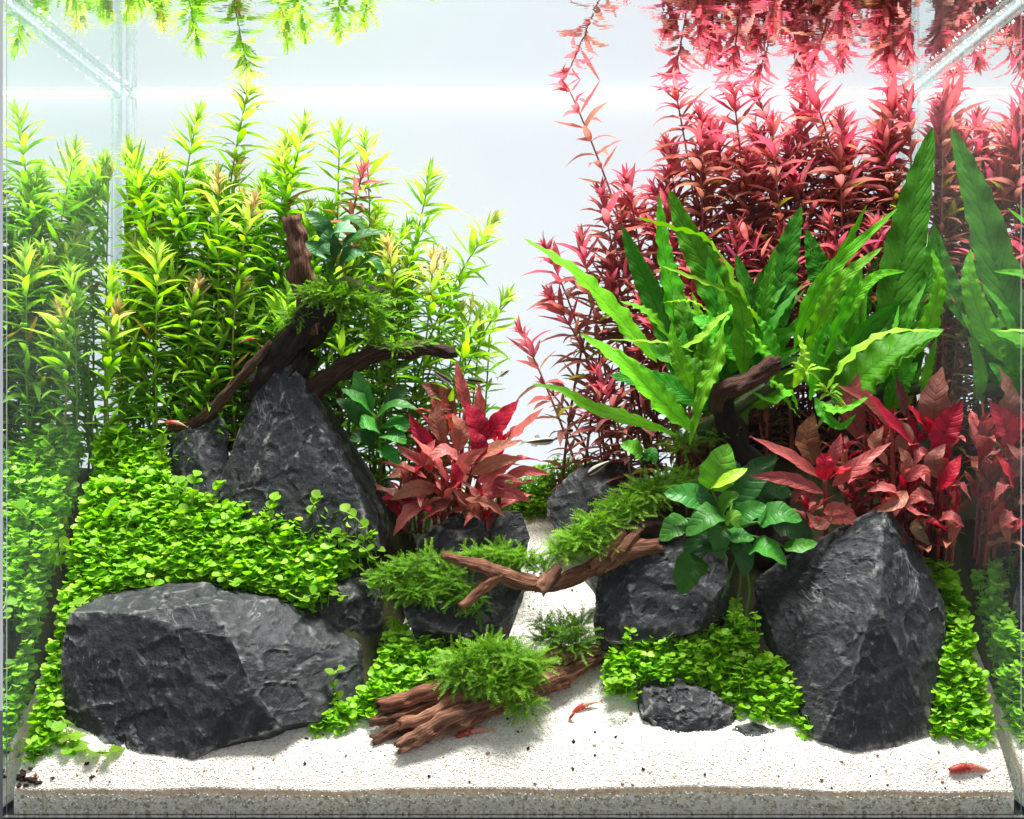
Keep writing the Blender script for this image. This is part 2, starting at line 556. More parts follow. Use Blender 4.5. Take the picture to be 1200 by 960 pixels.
def bead(name, a, b, n, r, mat):
    c = [a.lerp(b, k / (n - 1)) for k in range(n)]
    V, F, U = tube(c, [r * (1 + 0.12 * math.sin(k * 2.3)) for k in range(n)], 8)
    return mesh_obj(name, V, F, mat, water)


bead('meniscus', Vector((XL + TH, YB - 0.0055, WL - 0.0012)), Vector((XR - TH, YB - 0.0055, WL - 0.0012)), 60, 0.0032, M['meniscus'])
for sx, x in ((1, XL + TH), (-1, XR - TH)):
    bead('waterline', Vector((x + sx * 0.0016, 0.006, WL - 0.001)), Vector((x + sx * 0.0016, YB - 0.008, WL - 0.001)), 60, 0.0023, M['waterline'])
    bv, bf = [], []
    for k in range(46):
        q = Vector((x + sx * (0.0034 + rnd.random() * 0.0008), 0.008 + rnd.random() * 0.215, WL - 0.0028 - rnd.random() * 0.0022))
        r = 0.0004 + rnd.random() ** 3 * 0.0009
        o = len(bv)
        for d in ((1, 0, 0), (-1, 0, 0), (0, 1, 0), (0, -1, 0), (0, 0, 1), (0, 0, -1)):
            bv.append(q + Vector(d) * r)
        for a in (0, 1):
            for b, c in ((2, 4), (4, 3), (3, 5), (5, 2)):
                bf.append((o + a, o + b, o + c) if a == 0 else (o + a, o + c, o + b))
    bb = mesh_obj('bubbles', bv, bf, M['meniscus'], water)
    bb['kind'] = 'stuff'

V = [(-0.34, YB + 0.004, -0.02), (0.34, YB + 0.004, -0.02), (0.34, YB + 0.004, 0.60), (-0.34, YB + 0.004, 0.60)]
fl = mesh_obj('background', V, [(0, 1, 2, 3)], M['film'], smooth=False)
tag(fl, 'pale frosted backlit film behind the rear glass', None, None, 'structure')
cb = box('cabinet_top', -0.6, 0.6, -0.05, 0.30, -0.04, -0.0085, [M['cabinet']])
tag(cb, 'dark cabinet top under the aquarium', None, None, 'structure')

# sand bed: slope with a vertical front against the glass
nx, ny = 260, 110
xs = np.linspace(XL + TH + E, XR - TH - E, nx)
ys = np.linspace(0.0058, YB - 0.0056, ny)
V, F, U = [], [], []
for y in ys:
    for x in xs:
        V.append((x, y, sand_z(x, y)))
        U.append((0, 1))
F = [(j * nx + i, j * nx + i + 1, (j + 1) * nx + i + 1, (j + 1) * nx + i) for j in range(ny - 1) for i in range(nx - 1)]
nf = len(F)
o0 = len(V)
for k in range(5):
    for i, x in enumerate(xs):
        z = -0.0004 + (V[i][2] + 0.0004) * k / 4.0
        V.append((x, 0.0057 if k < 4 else 0.0058, z))
        U.append((i / nx, k / 4.0))
for k in range(4):
    for i in range(nx - 1):
        F.append((o0 + k * nx + i, o0 + k * nx + i + 1, o0 + (k + 1) * nx + i + 1, o0 + (k + 1) * nx + i))
def skirt(V, F, U, ring, z):
    o = len(V)
    for i in ring:
        V.append((V[i][0], V[i][1], z))
        U.append((0, 0.5))
    for k in range(len(ring) - 1):
        F.append((ring[k + 1], ring[k], o + k, o + k + 1))


skirt(V, F, U, [j * nx for j in range(ny)][::-1], 0.002)
skirt(V, F, U, [j * nx + nx - 1 for j in range(ny)], 0.002)
skirt(V, F, U, [(ny - 1) * nx + i for i in range(nx)][::-1], 0.002)
sand = mesh_obj('sand', V, F, [M['sand'], M['sand_front']], uvs=U)
for k, p in enumerate(sand.data.polygons):
    if k >= nf:
        p.material_index = 1
tag(sand, 'white sand bed sloping up from the front glass', None, None, 'structure')

for nm, fn, x0, x1 in (('soil_mound', soil_l, XL + TH + 2 * E, -0.03), ('soil_mound', soil_r, 0.04, XR - TH - 2 * E)):
    nx, ny = 70, 60
    xs = np.linspace(x0, x1, nx)
    ys = np.linspace(0.0085, YB - 0.0066, ny)
    V = [(x, y, fn(x, y)) for y in ys for x in xs]
    F = [(j * nx + i, j * nx + i + 1, (j + 1) * nx + i + 1, (j + 1) * nx + i) for j in range(ny - 1) for i in range(nx - 1)]
    dummy = [(0, 0)] * len(V)
    skirt(V, F, dummy, [j * nx for j in range(ny)][::-1], 0.002)
    skirt(V, F, dummy, [j * nx + nx - 1 for j in range(ny)], 0.002)
    skirt(V, F, dummy, [(ny - 1) * nx + i for i in range(nx)][::-1], 0.002)
    so = mesh_obj(nm, V, F, M['soil'])
    tag(so, 'dark planting soil banked up under the ' + ('lime green' if x0 < 0 else 'red and fern') + ' planting', None, None, 'structure')


# scatter of small templates into one mesh
def scatter(name, items, mat, parent=None, smooth=False):
    """items: list of (template verts Nx3, tris Mx3, matrix 3x3, origin, var value or per-vertex array)"""
    vs_, fs_, va = [], [], []
    off = 0
    for tv, tf, m3, org, var in items:
        vs_.append(tv @ m3.T + org)
        fs_.append(tf + off)
        va.append(np.full(len(tv), var) if np.isscalar(var) else var)
        off += len(tv)
    Vv = np.concatenate(vs_).astype(np.float32)
    Ff = np.concatenate(fs_).astype(np.int32)
    Aa = np.clip(np.concatenate(va), 0, 1).astype(np.float32)
    me = bpy.data.meshes.new(name)
    me.vertices.add(len(Vv))
    me.vertices.foreach_set('co', Vv.ravel())
    me.loops.add(len(Ff) * 3)
    me.loops.foreach_set('vertex_index', Ff.ravel())
    me.polygons.add(len(Ff))
    me.polygons.foreach_set('loop_start', np.arange(0, len(Ff) * 3, 3, dtype=np.int32))
    me.polygons.foreach_set('loop_total', np.full(len(Ff), 3, dtype=np.int32))
    if smooth:
        me.polygons.foreach_set('use_smooth', np.ones(len(Ff), dtype=bool))
    at = me.attributes.new('var', 'FLOAT', 'POINT')
    at.data.foreach_set('value', Aa)
    me.update(calc_edges=True)
    me.materials.append(mat)
    o = bpy.data.objects.new(name, me)
    COL.objects.link(o)
    if parent:
        o.parent = parent
    return o


def rotm(rg):
    q = np.array([rg.gauss(0, 1) for _ in range(4)])
    w, x, y, z = q / np.linalg.norm(q)
    return np.array([[1 - 2 * (y * y + z * z), 2 * (x * y - z * w), 2 * (x * z + y * w)],
                     [2 * (x * y + z * w), 1 - 2 * (x * x + z * z), 2 * (y * z - x * w)],
                     [2 * (x * z - y * w), 2 * (y * z + x * w), 1 - 2 * (x * x + y * y)]])


OCT_V = np.array([(1, 0, 0), (-1, 0, 0), (0, 1, 0), (0, -1, 0), (0, 0, 1), (0, 0, -1)], float)
OCT_F = np.array([(0, 2, 4), (2, 1, 4), (1, 3, 4), (3, 0, 4), (2, 0, 5), (1, 2, 5), (3, 1, 5), (0, 3, 5)])
rg = random.Random(3)
items = []
for k in range(46000):
    y = 0.0062 + 0.19 * rg.random() ** 1.9
    x = XL + TH + 0.001 + rg.random() * (XR - XL - 2 * TH - 0.002)
    if y > 0.06 and not (-0.16 < x < 0.18):
        continue
    s = 0.00038 + 0.00038 * rg.random()
    m = rotm(rg) @ np.diag([s * (0.7 + rg.random() * .6), s, s * (0.7 + .5 * rg.random())])
    items.append((OCT_V, OCT_F, m, np.array((x, y, sand_z(x, y) + s * 0.25)), rg.random()))
o = scatter('sand_grains', items, M['grain'])
tag(o, 'loose white sand grains over the bed', None, None, 'stuff')
items = []
for k in range(2600):
    x = XL + TH + 0.001 + rg.random() * (XR - XL - 2 * TH - 0.002)
    zt = sand_z(x, 0.006)
    z = -0.0002 + zt * 0.80 * rg.random()
    s = 0.0004 + 0.0006 * rg.random()
    m = rotm(rg) @ np.diag([s * 1.3, s * 0.8, s])
    items.append((OCT_V, OCT_F, m, np.array((x, 0.00575 + s * 0.2, z)), rg.random()))
o = scatter('brightened_front_grains', items, M['grain_brightened'])
tag(o, 'sand grains paled to offset weak light, pressed against the front glass', None, None, 'stuff')
items = []
for k in range(430):
    y = 0.0065 + 0.15 * rg.random() ** 1.5
    x = XL + 0.01 + rg.random() * (XR - XL - 0.02)
    s = 0.0004 + 0.0011 * rg.random() ** 2.5
    m = rotm(rg) @ np.diag([s * (0.8 + rg.random() * .8), s, s * .8])
    items.append((OCT_V, OCT_F, m, np.array((x, y, sand_z(x, y) + s * 0.5)), rg.random()))
o = scatter('grit_specks', items, M['speck'], smooth=True)
tag(o, 'dark and reddish grit specks strewn on white sand', None, None, 'stuff')

# ------------------------------------------------------------------ rocks
def rock(name, label, pts, seed, chips=10, chip=0.10, res=0.0030, amp=0.035, group=None, scoops=9):
    r = random.Random(seed)
    W = [P(*p) for p in pts]
    c0 = sum(W, Vector()) / len(W)
    root = Vector((c0.x, c0.y, min(w.z for w in W)))
    bm = bmesh.new()
    for w in W:
        bm.verts.new(w - root)
    bmesh.ops.convex_hull(bm, input=bm.verts[:])
    bmesh.ops.delete(bm, geom=[v for v in bm.verts if not v.link_faces], context='VERTS')
    size = max((a - b).length for a in W for b in W)
    for k in range(chips):
        n = Vector((r.gauss(0, 1), r.gauss(-0.5, 1), r.gauss(0.35, 0.8))).normalized()
        d = max(v.co.dot(n) for v in bm.verts)
        co = n * (d - size * chip * (0.12 + 0.55 * r.random() ** 1.5))
        res_ = bmesh.ops.bisect_plane(bm, geom=bm.verts[:] + bm.edges[:] + bm.faces[:], plane_co=co, plane_no=n, clear_outer=True)
        ed = [e for e in bm.edges if e.is_boundary]
        if ed:
            bmesh.ops.holes_fill(bm, edges=ed, sides=0)
    for k in range(chips):      # small flakes off the edges
        e = r.choice(bm.edges[:])
        if len(e.link_faces) < 2:
            continue
        n = (e.link_faces[0].normal + e.link_faces[1].normal).normalized()
        n = (n + Vector((r.gauss(0, .25), r.gauss(0, .25), r.gauss(0, .25)))).normalized()
        d = max(v.co.dot(n) for v in bm.verts)
        co = n * (d - size * 0.012 * (0.1 + r.random()))
        bmesh.ops.bisect_plane(bm, geom=bm.verts[:] + bm.edges[:] + bm.faces[:], plane_co=co, plane_no=n, clear_outer=True)
        ed = [q for q in bm.edges if q.is_boundary]
        if ed:
            bmesh.ops.holes_fill(bm, edges=ed, sides=0)
        bm.normal_update()
    bmesh.ops.triangulate(bm, faces=bm.faces[:])
    for k in range(10):
        L = [e for e in bm.edges if e.calc_length() > res * 1.05]
        if not L or len(bm.faces) > 42000:
            break
        bmesh.ops.subdivide_edges(bm, edges=L, cuts=1)
        bmesh.ops.triangulate(bm, faces=[f for f in bm.faces if len(f.verts) > 3])
    bm.normal_update()
    co_ = np.array([v.co[:] for v in bm.verts])
    no_ = np.array([v.normal[:] for v in bm.verts])
    front = [i for i in range(len(co_)) if no_[i][1] < 0.35]
    for k in range({23: 2, 88: 5}.get(seed, scoops)):           # conchoidal fracture scars
        i = r.choice(front)
        Rr = size * r.uniform(.20, .55)
        dep = size * r.uniform(.003, .012)
        ce = co_[i] + no_[i] * (Rr - dep)
        dv = co_ - ce
        dd = np.linalg.norm(dv, axis=1)
        hit = dd < Rr
        co_[hit] = ce + dv[hit] / np.maximum(dd[hit], 1e-6)[:, None] * Rr
    for v, q in zip(bm.verts, co_):
        v.co = q
    bm.normal_update()
    off = Vector((seed * 3.1, seed * 1.7, 0))
    sdir = Vector((0.5 + 0.3 * r.random(), 0.2, 0.8)).normalized()
    f1, A = 3.2 / size, amp * size
    mv = []
    for v in bm.verts:
        p = v.co
        q = p * f1 + off
        a = noise.noise(q) * 1.0
        rg_ = 1 - abs(noise.noise(q * 2.1 + Vector((5, 2, 1)))) * 2
        b = noise.fractal(q * 3.2, 0.8, 2.1, 4)
        st = p.dot(sdir) * 190 + noise.noise(q * 1.6) * 3.5
        saw = (st - math.floor(st))
        lay = 0.0011 * (saw - 0.5) * (0.4 + max(0, noise.noise(q * 2.4 + Vector((0, 9, 0)))) * 2.0)
        # conchoidal scoops: cells with a sharp border
        dist, pos = noise.voronoi(q * 1.5)
        sc = (dist[1] - dist[0])
        fine = noise.fractal(p * 330 + off, 0.9, 2.2, 3) * 0.00055
        d2, _p = noise.voronoi(q * 3.7 + Vector((b * .3, a * .3, 0)))
        chipd = min(0.45, d2[1] - d2[0])
        cell = noise.cell(Vector(_p[0]) * 7.3 + off)
        mv.append(A * (0.10 * a + 0.06 * rg_ - 0.12 * min(0.5, sc) + 0.12 * b + 0.24 * (cell - .5) * min(1, chipd * 9)) + lay * 0.35 + fine * 0.7)
    for v, d in zip(bm.verts, mv):
        v.co += v.normal * d
    me = bpy.data.meshes.new(name)
    bm.to_mesh(me)
    bm.free()
    me.polygons.foreach_set('use_smooth', [True] * len(me.polygons))
    me.set_sharp_from_angle(angle=R(24))
    me.materials.append(M['rock'])
    o = bpy.data.objects.new(name, me)
    o.location = root
    COL.objects.link(o)
    return tag(o, label, 'rock', group)


G = 'dark slate rocks of the aquarium landscape'
rock('rock', 'wide dark slate boulder with flat top on the front sand under bright carpet leaves',
     [(88, 706, .050), (76, 735, .048), (72, 770, .045), (75, 855, .034), (130, 876, .024), (225, 890, .018), (240, 702, .046), (262, 745, .030),
      (282, 790, .022), (330, 852, .022), (438, 768, .074), (432, 802, .066), (400, 846, .044), (350, 704, .080), (395, 735, .08), (216, 672, .092), (120, 692, .088),
      (330, 692, .10), (160, 900, .10), (400, 880, .09), (90, 880, .08), (230, 900, .03)], 3, 9, 0.06, 0.0027, 0.024, G)
rock('rock', 'dark jagged slate ledge behind the wide front boulder beside the moss',
     [(305, 680, .098), (330, 662, .104), (400, 655, .108), (440, 665, .105), (450, 700, .095), (446, 740, .088), (420, 770, .084), (380, 720, .078),
      (410, 690, .080), (350, 760, .10), (440, 790, .10), (385, 800, .070), (438, 790, .080)], 14, 8, 0.10, 0.003, 0.05, G)
rock('rock', 'tall pointed dark slate rock standing in front of the slanting driftwood',
     [(318, 428, .138), (332, 420, .140), (352, 421, .140), (346, 428, .132), (372, 500, .116), (398, 540, .108), (436, 600, .100), (440, 645, .094), (380, 480, .150),
      (440, 560, .145), (456, 600, .135), (454, 640, .120), (285, 490, .138), (258, 562, .134), (248, 600, .126), (262, 640, .112), (330, 650, .100),
      (300, 660, .16), (440, 660, .17), (345, 440, .17)], 23, 7, 0.05, 0.0026, 0.022, G)
rock('rock', 'small leaning slate rock tucked against the tall pointed rock',
     [(242, 481, .150), (262, 483, .150), (267, 500, .146), (266, 565, .136), (250, 605, .126), (200, 514, .152), (194, 552, .144), (204, 600, .132), (225, 500, .138),
      (250, 600, .17), (200, 600, .17), (255, 490, .165)], 31, 6, 0.08, 0.0028, 0.03, G)
rock('rock', 'rounded grey slate rock in front of the crimson plant beside the sand path',
     [(478, 660, .120), (492, 628, .122), (512, 612, .124), (542, 596, .132), (575, 600, .130), (592, 597, .138), (612, 600, .138), (621, 630, .132), (616, 660, .124),
      (560, 668, .108), (520, 640, .112), (500, 670, .16), (610, 670, .16)], 41, 6, 0.08, 0.0028, 0.03, G)
rock('rock', 'dark hollowed slate rock carrying moss under the forked driftwood',
     [(466, 700, .082), (484, 742, .074), (530, 750, .068), (576, 742, .070), (602, 715, .076), (619, 684, .086), (598, 680, .094), (480, 688, .094), (540, 690, .10),
      (500, 775, .09), (590, 765, .10)], 55, 7, 0.08, 0.0028, 0.03, G)
rock('rock', 'blocky near-black slate rock under the broad green leaves',
     [(702, 652, .088), (696, 730, .074), (714, 756, .068), (752, 690, .068), (800, 745, .064), (842, 728, .068), (856, 700, .076), (852, 636, .10), (742, 618, .104),
      (800, 630, .10), (700, 770, .11), (850, 770, .12), (760, 650, .074)], 62, 8, 0.08, 0.0028, 0.028, G)
rock('rock', 'smooth dark slate rock beside the far sand path below the thin red stems',
     [(640, 602, .158), (642, 585, .160), (668, 555, .164), (692, 540, .168), (716, 533, .172), (756, 552, .170), (752, 590, .156), (730, 625, .142), (660, 628, .146),
      (700, 570, .148), (660, 640, .19), (750, 640, .19)], 71, 6, 0.06, 0.0028, 0.025, G)
rock('rock', 'tall wedge-shaped slate rock with a pale ridge standing at the front sand',
     [(1030, 592, .074), (1044, 588, .075), (1056, 592, .075), (1038, 610, .062), (1030, 650, .050), (1028, 705, .036), (1012, 745, .030), (1040, 730, .034), (1088, 645, .082), (1108, 702, .074),
      (1109, 742, .066), (1098, 812, .048), (1094, 858, .034), (1050, 876, .026), (1000, 882, .022), (954, 872, .027), (948, 815, .048), (920, 782, .066),
      (890, 742, .088), (882, 682, .098), (896, 667, .098), (936, 643, .092), (985, 634, .084), (1008, 604, .078), (1000, 770, .028), (1060, 880, .10), (940, 860, .11), (1090, 870, .10)], 88, 7, 0.05, 0.0026, 0.02, G)
rock('rock', 'low flat layered slate rock half buried at the edge of the carpet plants',
     [(741, 806, .052), (762, 797, .056), (792, 793, .058), (836, 806, .052), (874, 832, .044), (876, 846, .040), (842, 856, .035), (792, 862, .033), (752, 838, .040),
      (800, 815, .040), (845, 835, .037), (760, 880, .05), (850, 880, .05)], 95, 8, 0.10, 0.0022, 0.05, G)
rock('rock', 'little flat slate chip lying on sand beside the low layered rock',
     [(848, 866, .034), (862, 850, .037), (884, 846, .038), (914, 857, .035), (912, 871, .031), (886, 884, .027), (858, 876, .030), (880, 860, .031), (880, 890, .035)], 97, 5, 0.1, 0.0018, 0.05, G)
rock('rock', 'small grey stone on the sand path behind the blocky black rock',
     [(678, 672, .118), (690, 660, .122), (712, 662, .122), (716, 682, .116), (696, 690, .110), (700, 700, .125)], 99, 4, 0.1, 0.0024, 0.04, G)


# ------------------------------------------------------------------ driftwood
def branch(parent, root, pts, rad, seed, seg=26, n=None, groove=0.18, tint=(1, 1, 1), name='branch', knots=True, label=None):
    """pts (px, py, Y), rad in px at each point"""
    W = [P(*p) for p in pts]
    rr = [r * mpp(p[2]) for r, p in zip(rad, pts)]
    L = sum((b - a).length for a, b in zip(W, W[1:]))
    n = n or max(16, int(L / 0.0014))
    c = spline(W, n)
    for i, q in enumerate(c):
        q += Vector(noise.noise_vector(q * 60 + Vector((seed, 0, 0)))) * min(0.0022, sum(rr) / len(rr) * 0.25)
    radii = lerps(rr, n)

    def wob(t, a):
        tw = a + t * 1.1
        g1 = noise.noise(Vector((math.cos(tw) * 2.4, math.sin(tw) * 2.4, t * L * 22 + seed * 7)))
        g2 = noise.noise(Vector((math.cos(tw) * 6, math.sin(tw) * 6, t * L * 30 + seed * 3)))
        g3 = noise.noise(Vector((math.cos(a) * 1.2, math.sin(a) * 1.2, t * L * 130 + seed)))
        return 1 + groove * (1.3 * g1 + 1.1 * g2) + 0.34 * g3 - groove * 1.6 * max(0, g1 - 0.18)
    V, F, U = tube(c, radii, seg, wob)
    r2 = random.Random(seed)
    for e, i0 in ((0, 0), (1, (n - 1) * seg)):     # torn ends
        ax = (c[1] - c[0]).normalized() if e == 0 else (c[-2] - c[-1]).normalized()
        for k in range(seg):
            V[i0 + k] = V[i0 + k] - ax * radii[0 if e == 0 else -1] * (r2.random() * 0.9 - 0.2)
    U = [(u * 1.0, v * L * 9) for u, v in U]
    o = mesh_obj(name, rel(V, root), F, M['wood'], parent, uvs=U)
    o.color = (*tint, 1)
    if label:
        o['label'] = label
    return o


GW = 'driftwood pieces of the aquarium landscape'
r0 = P(275, 490, 0.142)
d1 = empty('driftwood', r0, 'dark forked driftwood slanting up behind the tall pointed rock', 'driftwood', GW)
branch(d1, r0, [(296, 470, 0.146), (315, 440, 0.144), (345, 400, 0.139), (378, 362, 0.137), (405, 345, 0.139), (445, 352, 0.141)], [12, 18, 22, 22, 18, 11], 1, tint=(.16, .14, .135))
branch(d1, r0, [(368, 385, 0.137), (356, 335, 0.135), (350, 295, 0.134), (343, 256, 0.133)], [16, 14, 13, 11], 2, tint=(1.15, .95, .9), label='broken upright stub of reddish wood')
branch(d1, r0, [(195, 502, 0.152), (235, 492, 0.147), (280, 445, 0.137), (318, 402, 0.133)], [3.5, 6.5, 6.5, 4], 3, tint=(.75, .66, .58))
branch(d1, r0, [(352, 470, 0.137), (392, 438, 0.132), (440, 415, 0.129), (490, 409, 0.129), (532, 412, 0.129)], [11, 12, 11, 9, 7], 4, tint=(.40, .33, .29), label='thin side branch reaching out over the crimson plant')
branch(d1, r0, [(300, 520, 0.147), (330, 470, 0.142), (360, 420, 0.137)], [10, 12, 12], 5, tint=(.14, .12, .12))
r0 = P(640, 690, .085)
d2 = empty('driftwood', r0, 'forked reddish driftwood bridging the sand path between the mossy rocks', 'driftwood', GW)
branch(d2, r0, [(520, 652, .066), (550, 660, .066), (582, 671, .068), (640, 686, .072), (690, 668, .074), (735, 645, .078), (770, 640, .084)], [5, 6, 9, 9, 9, 11, 11], 11, tint=(1.9, 1.5, 1.35))
branch(d2, r0, [(541, 711, .060), (560, 694, .063), (584, 673, .068)], [5, 6, 7], 12, tint=(2.2, 1.75, 1.6))
branch(d2, r0, [(632, 692, .064), (640, 682, .067), (654, 666, .072)], [9, 8, 6], 13, seg=14, groove=.24, tint=(2.3, 2.0, 1.8), label='pale splintered stub')
for k, (a, b, r) in enumerate([((692, 664), (732, 624), 6), ((699, 670), (745, 628), 6), ((708, 668), (752, 634), 5), ((716, 656), (748, 620), 5)]):
    branch(d2, r0, [(a[0], a[1], .070), ((a[0] + b[0]) / 2, (a[1] + b[1]) / 2 + 2, .073), (b[0], b[1], .080)], [r * .8, r, r], 14 + k, seg=12, groove=.2, tint=(2.2, 1.8, 1.6), name='splinter')
branch(d2, r0, [(735, 622, .082), (760, 616, .086), (785, 622, .092)], [8, 9, 8], 19, tint=(.5, .42, .38))
r0 = P(560, 840, .045)
d3 = empty('driftwood', r0, 'split brown driftwood log lying on the front sand with a moss tuft', 'driftwood', GW)
strands = [
    ([(468, 876, .020), (520, 848, .028), (580, 822, .040), (640, 800, .054), (692, 776, .070)], [10, 15, 15, 15, 9], (1.0, .86, .8)),
    ([(446, 826, .040), (500, 812, .044), (560, 790, .052), (620, 785, .060), (670, 768, .074)], [10, 12, 13, 13, 10], (1.15, .9, .84)),
    ([(470, 850, .027), (505, 840, .030), (530, 822, .036), (570, 800, .046)], [8, 10, 10, 9], (1.35, 1.2, 1.1)),
    ([(438, 868, .030), (475, 852, .034), (530, 838, .038), (600, 815, .050)], [8, 10, 9, 8], (.5, .42, .38)),
    ([(434, 846, .036), (470, 838, .040), (540, 818, .046)], [6, 8, 8], (.8, .68, .6)),
    ([(500, 862, .024), (560, 838, .034), (620, 812, .048), (665, 800, .058)], [8, 11, 11, 7], (.75, .62, .56)),
    ([(600, 790, .056), (650, 770, .064), (700, 762, .076)], [10, 14, 8], (.95, .82, .76)),
    ([(630, 800, .054), (672, 785, .064), (704, 772, .074)], [8, 9, 7], (.6, .5, .45)),
]
strands = [(p, [q * .84 for q in r], tuple(x * 2.3 for x in t)) for p, r, t in strands]
for k, (p, r, t) in enumerate(strands):
    branch(d3, r0, p, r, 30 + k, seg=28, groove=.26, tint=t, name='wood_strand')
r0 = P(880, 560, .115)
d4 = empty('driftwood', r0, 'bent driftwood stump with shade-blackened trunk rising among the long fern leaves', 'driftwood', GW)
branch(d4, r0, [(900, 640, .135), (880, 570, .128), (856, 510, .112), (848, 470, .098), (866, 452, .090), (888, 440, .086), (905, 424, .084)], [44, 32, 16, 11, 9, 8, 6], 51, seg=26, groove=.14, tint=(.10, .08, .075))  # trunk added and tinted black for the shade under the fern
branch(d4, r0, [(838, 478, .091), (848, 458, .086), (870, 450, .084), (890, 438, .083), (906, 424, .082)], [8, 12, 11, 10, 9], 52, seg=26, groove=.22, tint=(.60, .42, .36))
for k, (dx, dy) in enumerate([(-6, -3), (4, -4), (6, 5), (-2, 6)]):
    branch(d4, r0, [(892 + dx * .5, 440 + dy, .083), (904 + dx, 428 + dy * .8, .081), (911 + dx * .6, 423 + dy, .080)], [5, 5, 3], 60 + k, seg=10, groove=.25, tint=(.9, .72, .66), name='splinter')


# ------------------------------------------------------------------ leaf shapes shared by the stem plants
def leaf_mesh(name, w, bend, fold, rows, prof, mat, wave=0.0, cols=3, seed=0, side=0.0):
    V, U, F = [], [], []
    for i in range(rows + 1):
        t = i / rows
        wt = w * prof(t)
        th = bend * t
        y = math.sin(th) / bend if abs(bend) > 1e-3 else t
        z = -(1 - math.cos(th)) / bend if abs(bend) > 1e-3 else 0
        for k in range(cols):
            u = k / (cols - 1) * 2 - 1
            zz = abs(u) * fold * wt + wave * wt * math.sin(t * 15 + seed + u * 1.5) * abs(u)
            V.append((u * wt * 0.5 + side * t * t, y, z + zz))
            U.append((u * 0.5 + 0.5, t))
    for i in range(rows):
        for k in range(cols - 1):
            a = i * cols + k
            F.append((a, a + 1, a + cols + 1, a + cols))
    o = mesh_obj(name, V, F, mat, uvs=U)
    me = o.data
    bpy.data.objects.remove(o)
    return me


def lance(t):
    return max(0.03, (math.sin(math.pi * min(1, t ** 0.75)) ** 0.85)) if 0 < t < 1 else 0.04


def oval(t):
    return max(0.05, math.sin(math.pi * t ** 0.85) ** 0.6) if 0 < t < 1 else 0.06


LEAF_G = [leaf_mesh('stem_leaf', 0.175, b, f, 7, lance, M['stem_leaf'], 0.05, 3, k, s) for k, (b, f, s) in enumerate([(0.25, 0.25, .04), (0.7, 0.3, -.05), (1.1, 0.2, .06), (-0.25, 0.3, -.03), (0.5, 0.45, .08)])]
LEAF_R = [leaf_mesh('stem_leaf', 0.205, b, f, 7, lance, M['stem_leaf'], 0.06, 3, k, s) for k, (b, f, s) in enumerate([(0.3, 0.25, .04), (0.8, 0.3, -.06), (1.2, 0.25, .06), (-0.2, 0.35, -.04), (0.6, 0.5, .1)])]
LEAF_A = [leaf_mesh('red_leaf', 0.30, b, f, 12, lance, M['red_leaf'], 0.16, 5, k, s) for k, (b, f, s) in enumerate([(0.5, 0.22, .05), (1.0, 0.28, -.06), (1.5, 0.2, .05), (0.1, 0.35, -.08)])]


def put_leaf(me, parent, pos, d, nrm, L, color, wscale=1.0, name='leaf'):
    o = bpy.data.objects.new(name, me)
    d = d.normalized()
    n = (nrm - d * nrm.dot(d)).normalized()
    x = d.cross(n)
    m = Matrix(((x.x * L * wscale, d.x * L, n.x * L, pos.x), (x.y * L * wscale, d.y * L, n.y * L, pos.y), (x.z * L * wscale, d.z * L, n.z * L, pos.z), (0, 0, 0, 1)))
    o.parent = parent
    o.matrix_basis = m
    o.color = (*color, 1)
    COL.objects.link(o)
    return o


def mixc(a, b, t):
    return tuple(x + (y - x) * t for x, y in zip(a, b))


def jit(c, r, a=0.18):
    k = 1 + r.uniform(-a, a)
    return tuple(max(0.001, x * k * (1 + r.uniform(-a, a) * 0.4)) for x in c)


def inside(p):
    return XL + TH + 0.0003 < p.x < XR - TH - 0.0003 and 0.008 < p.y < YB - 0.007


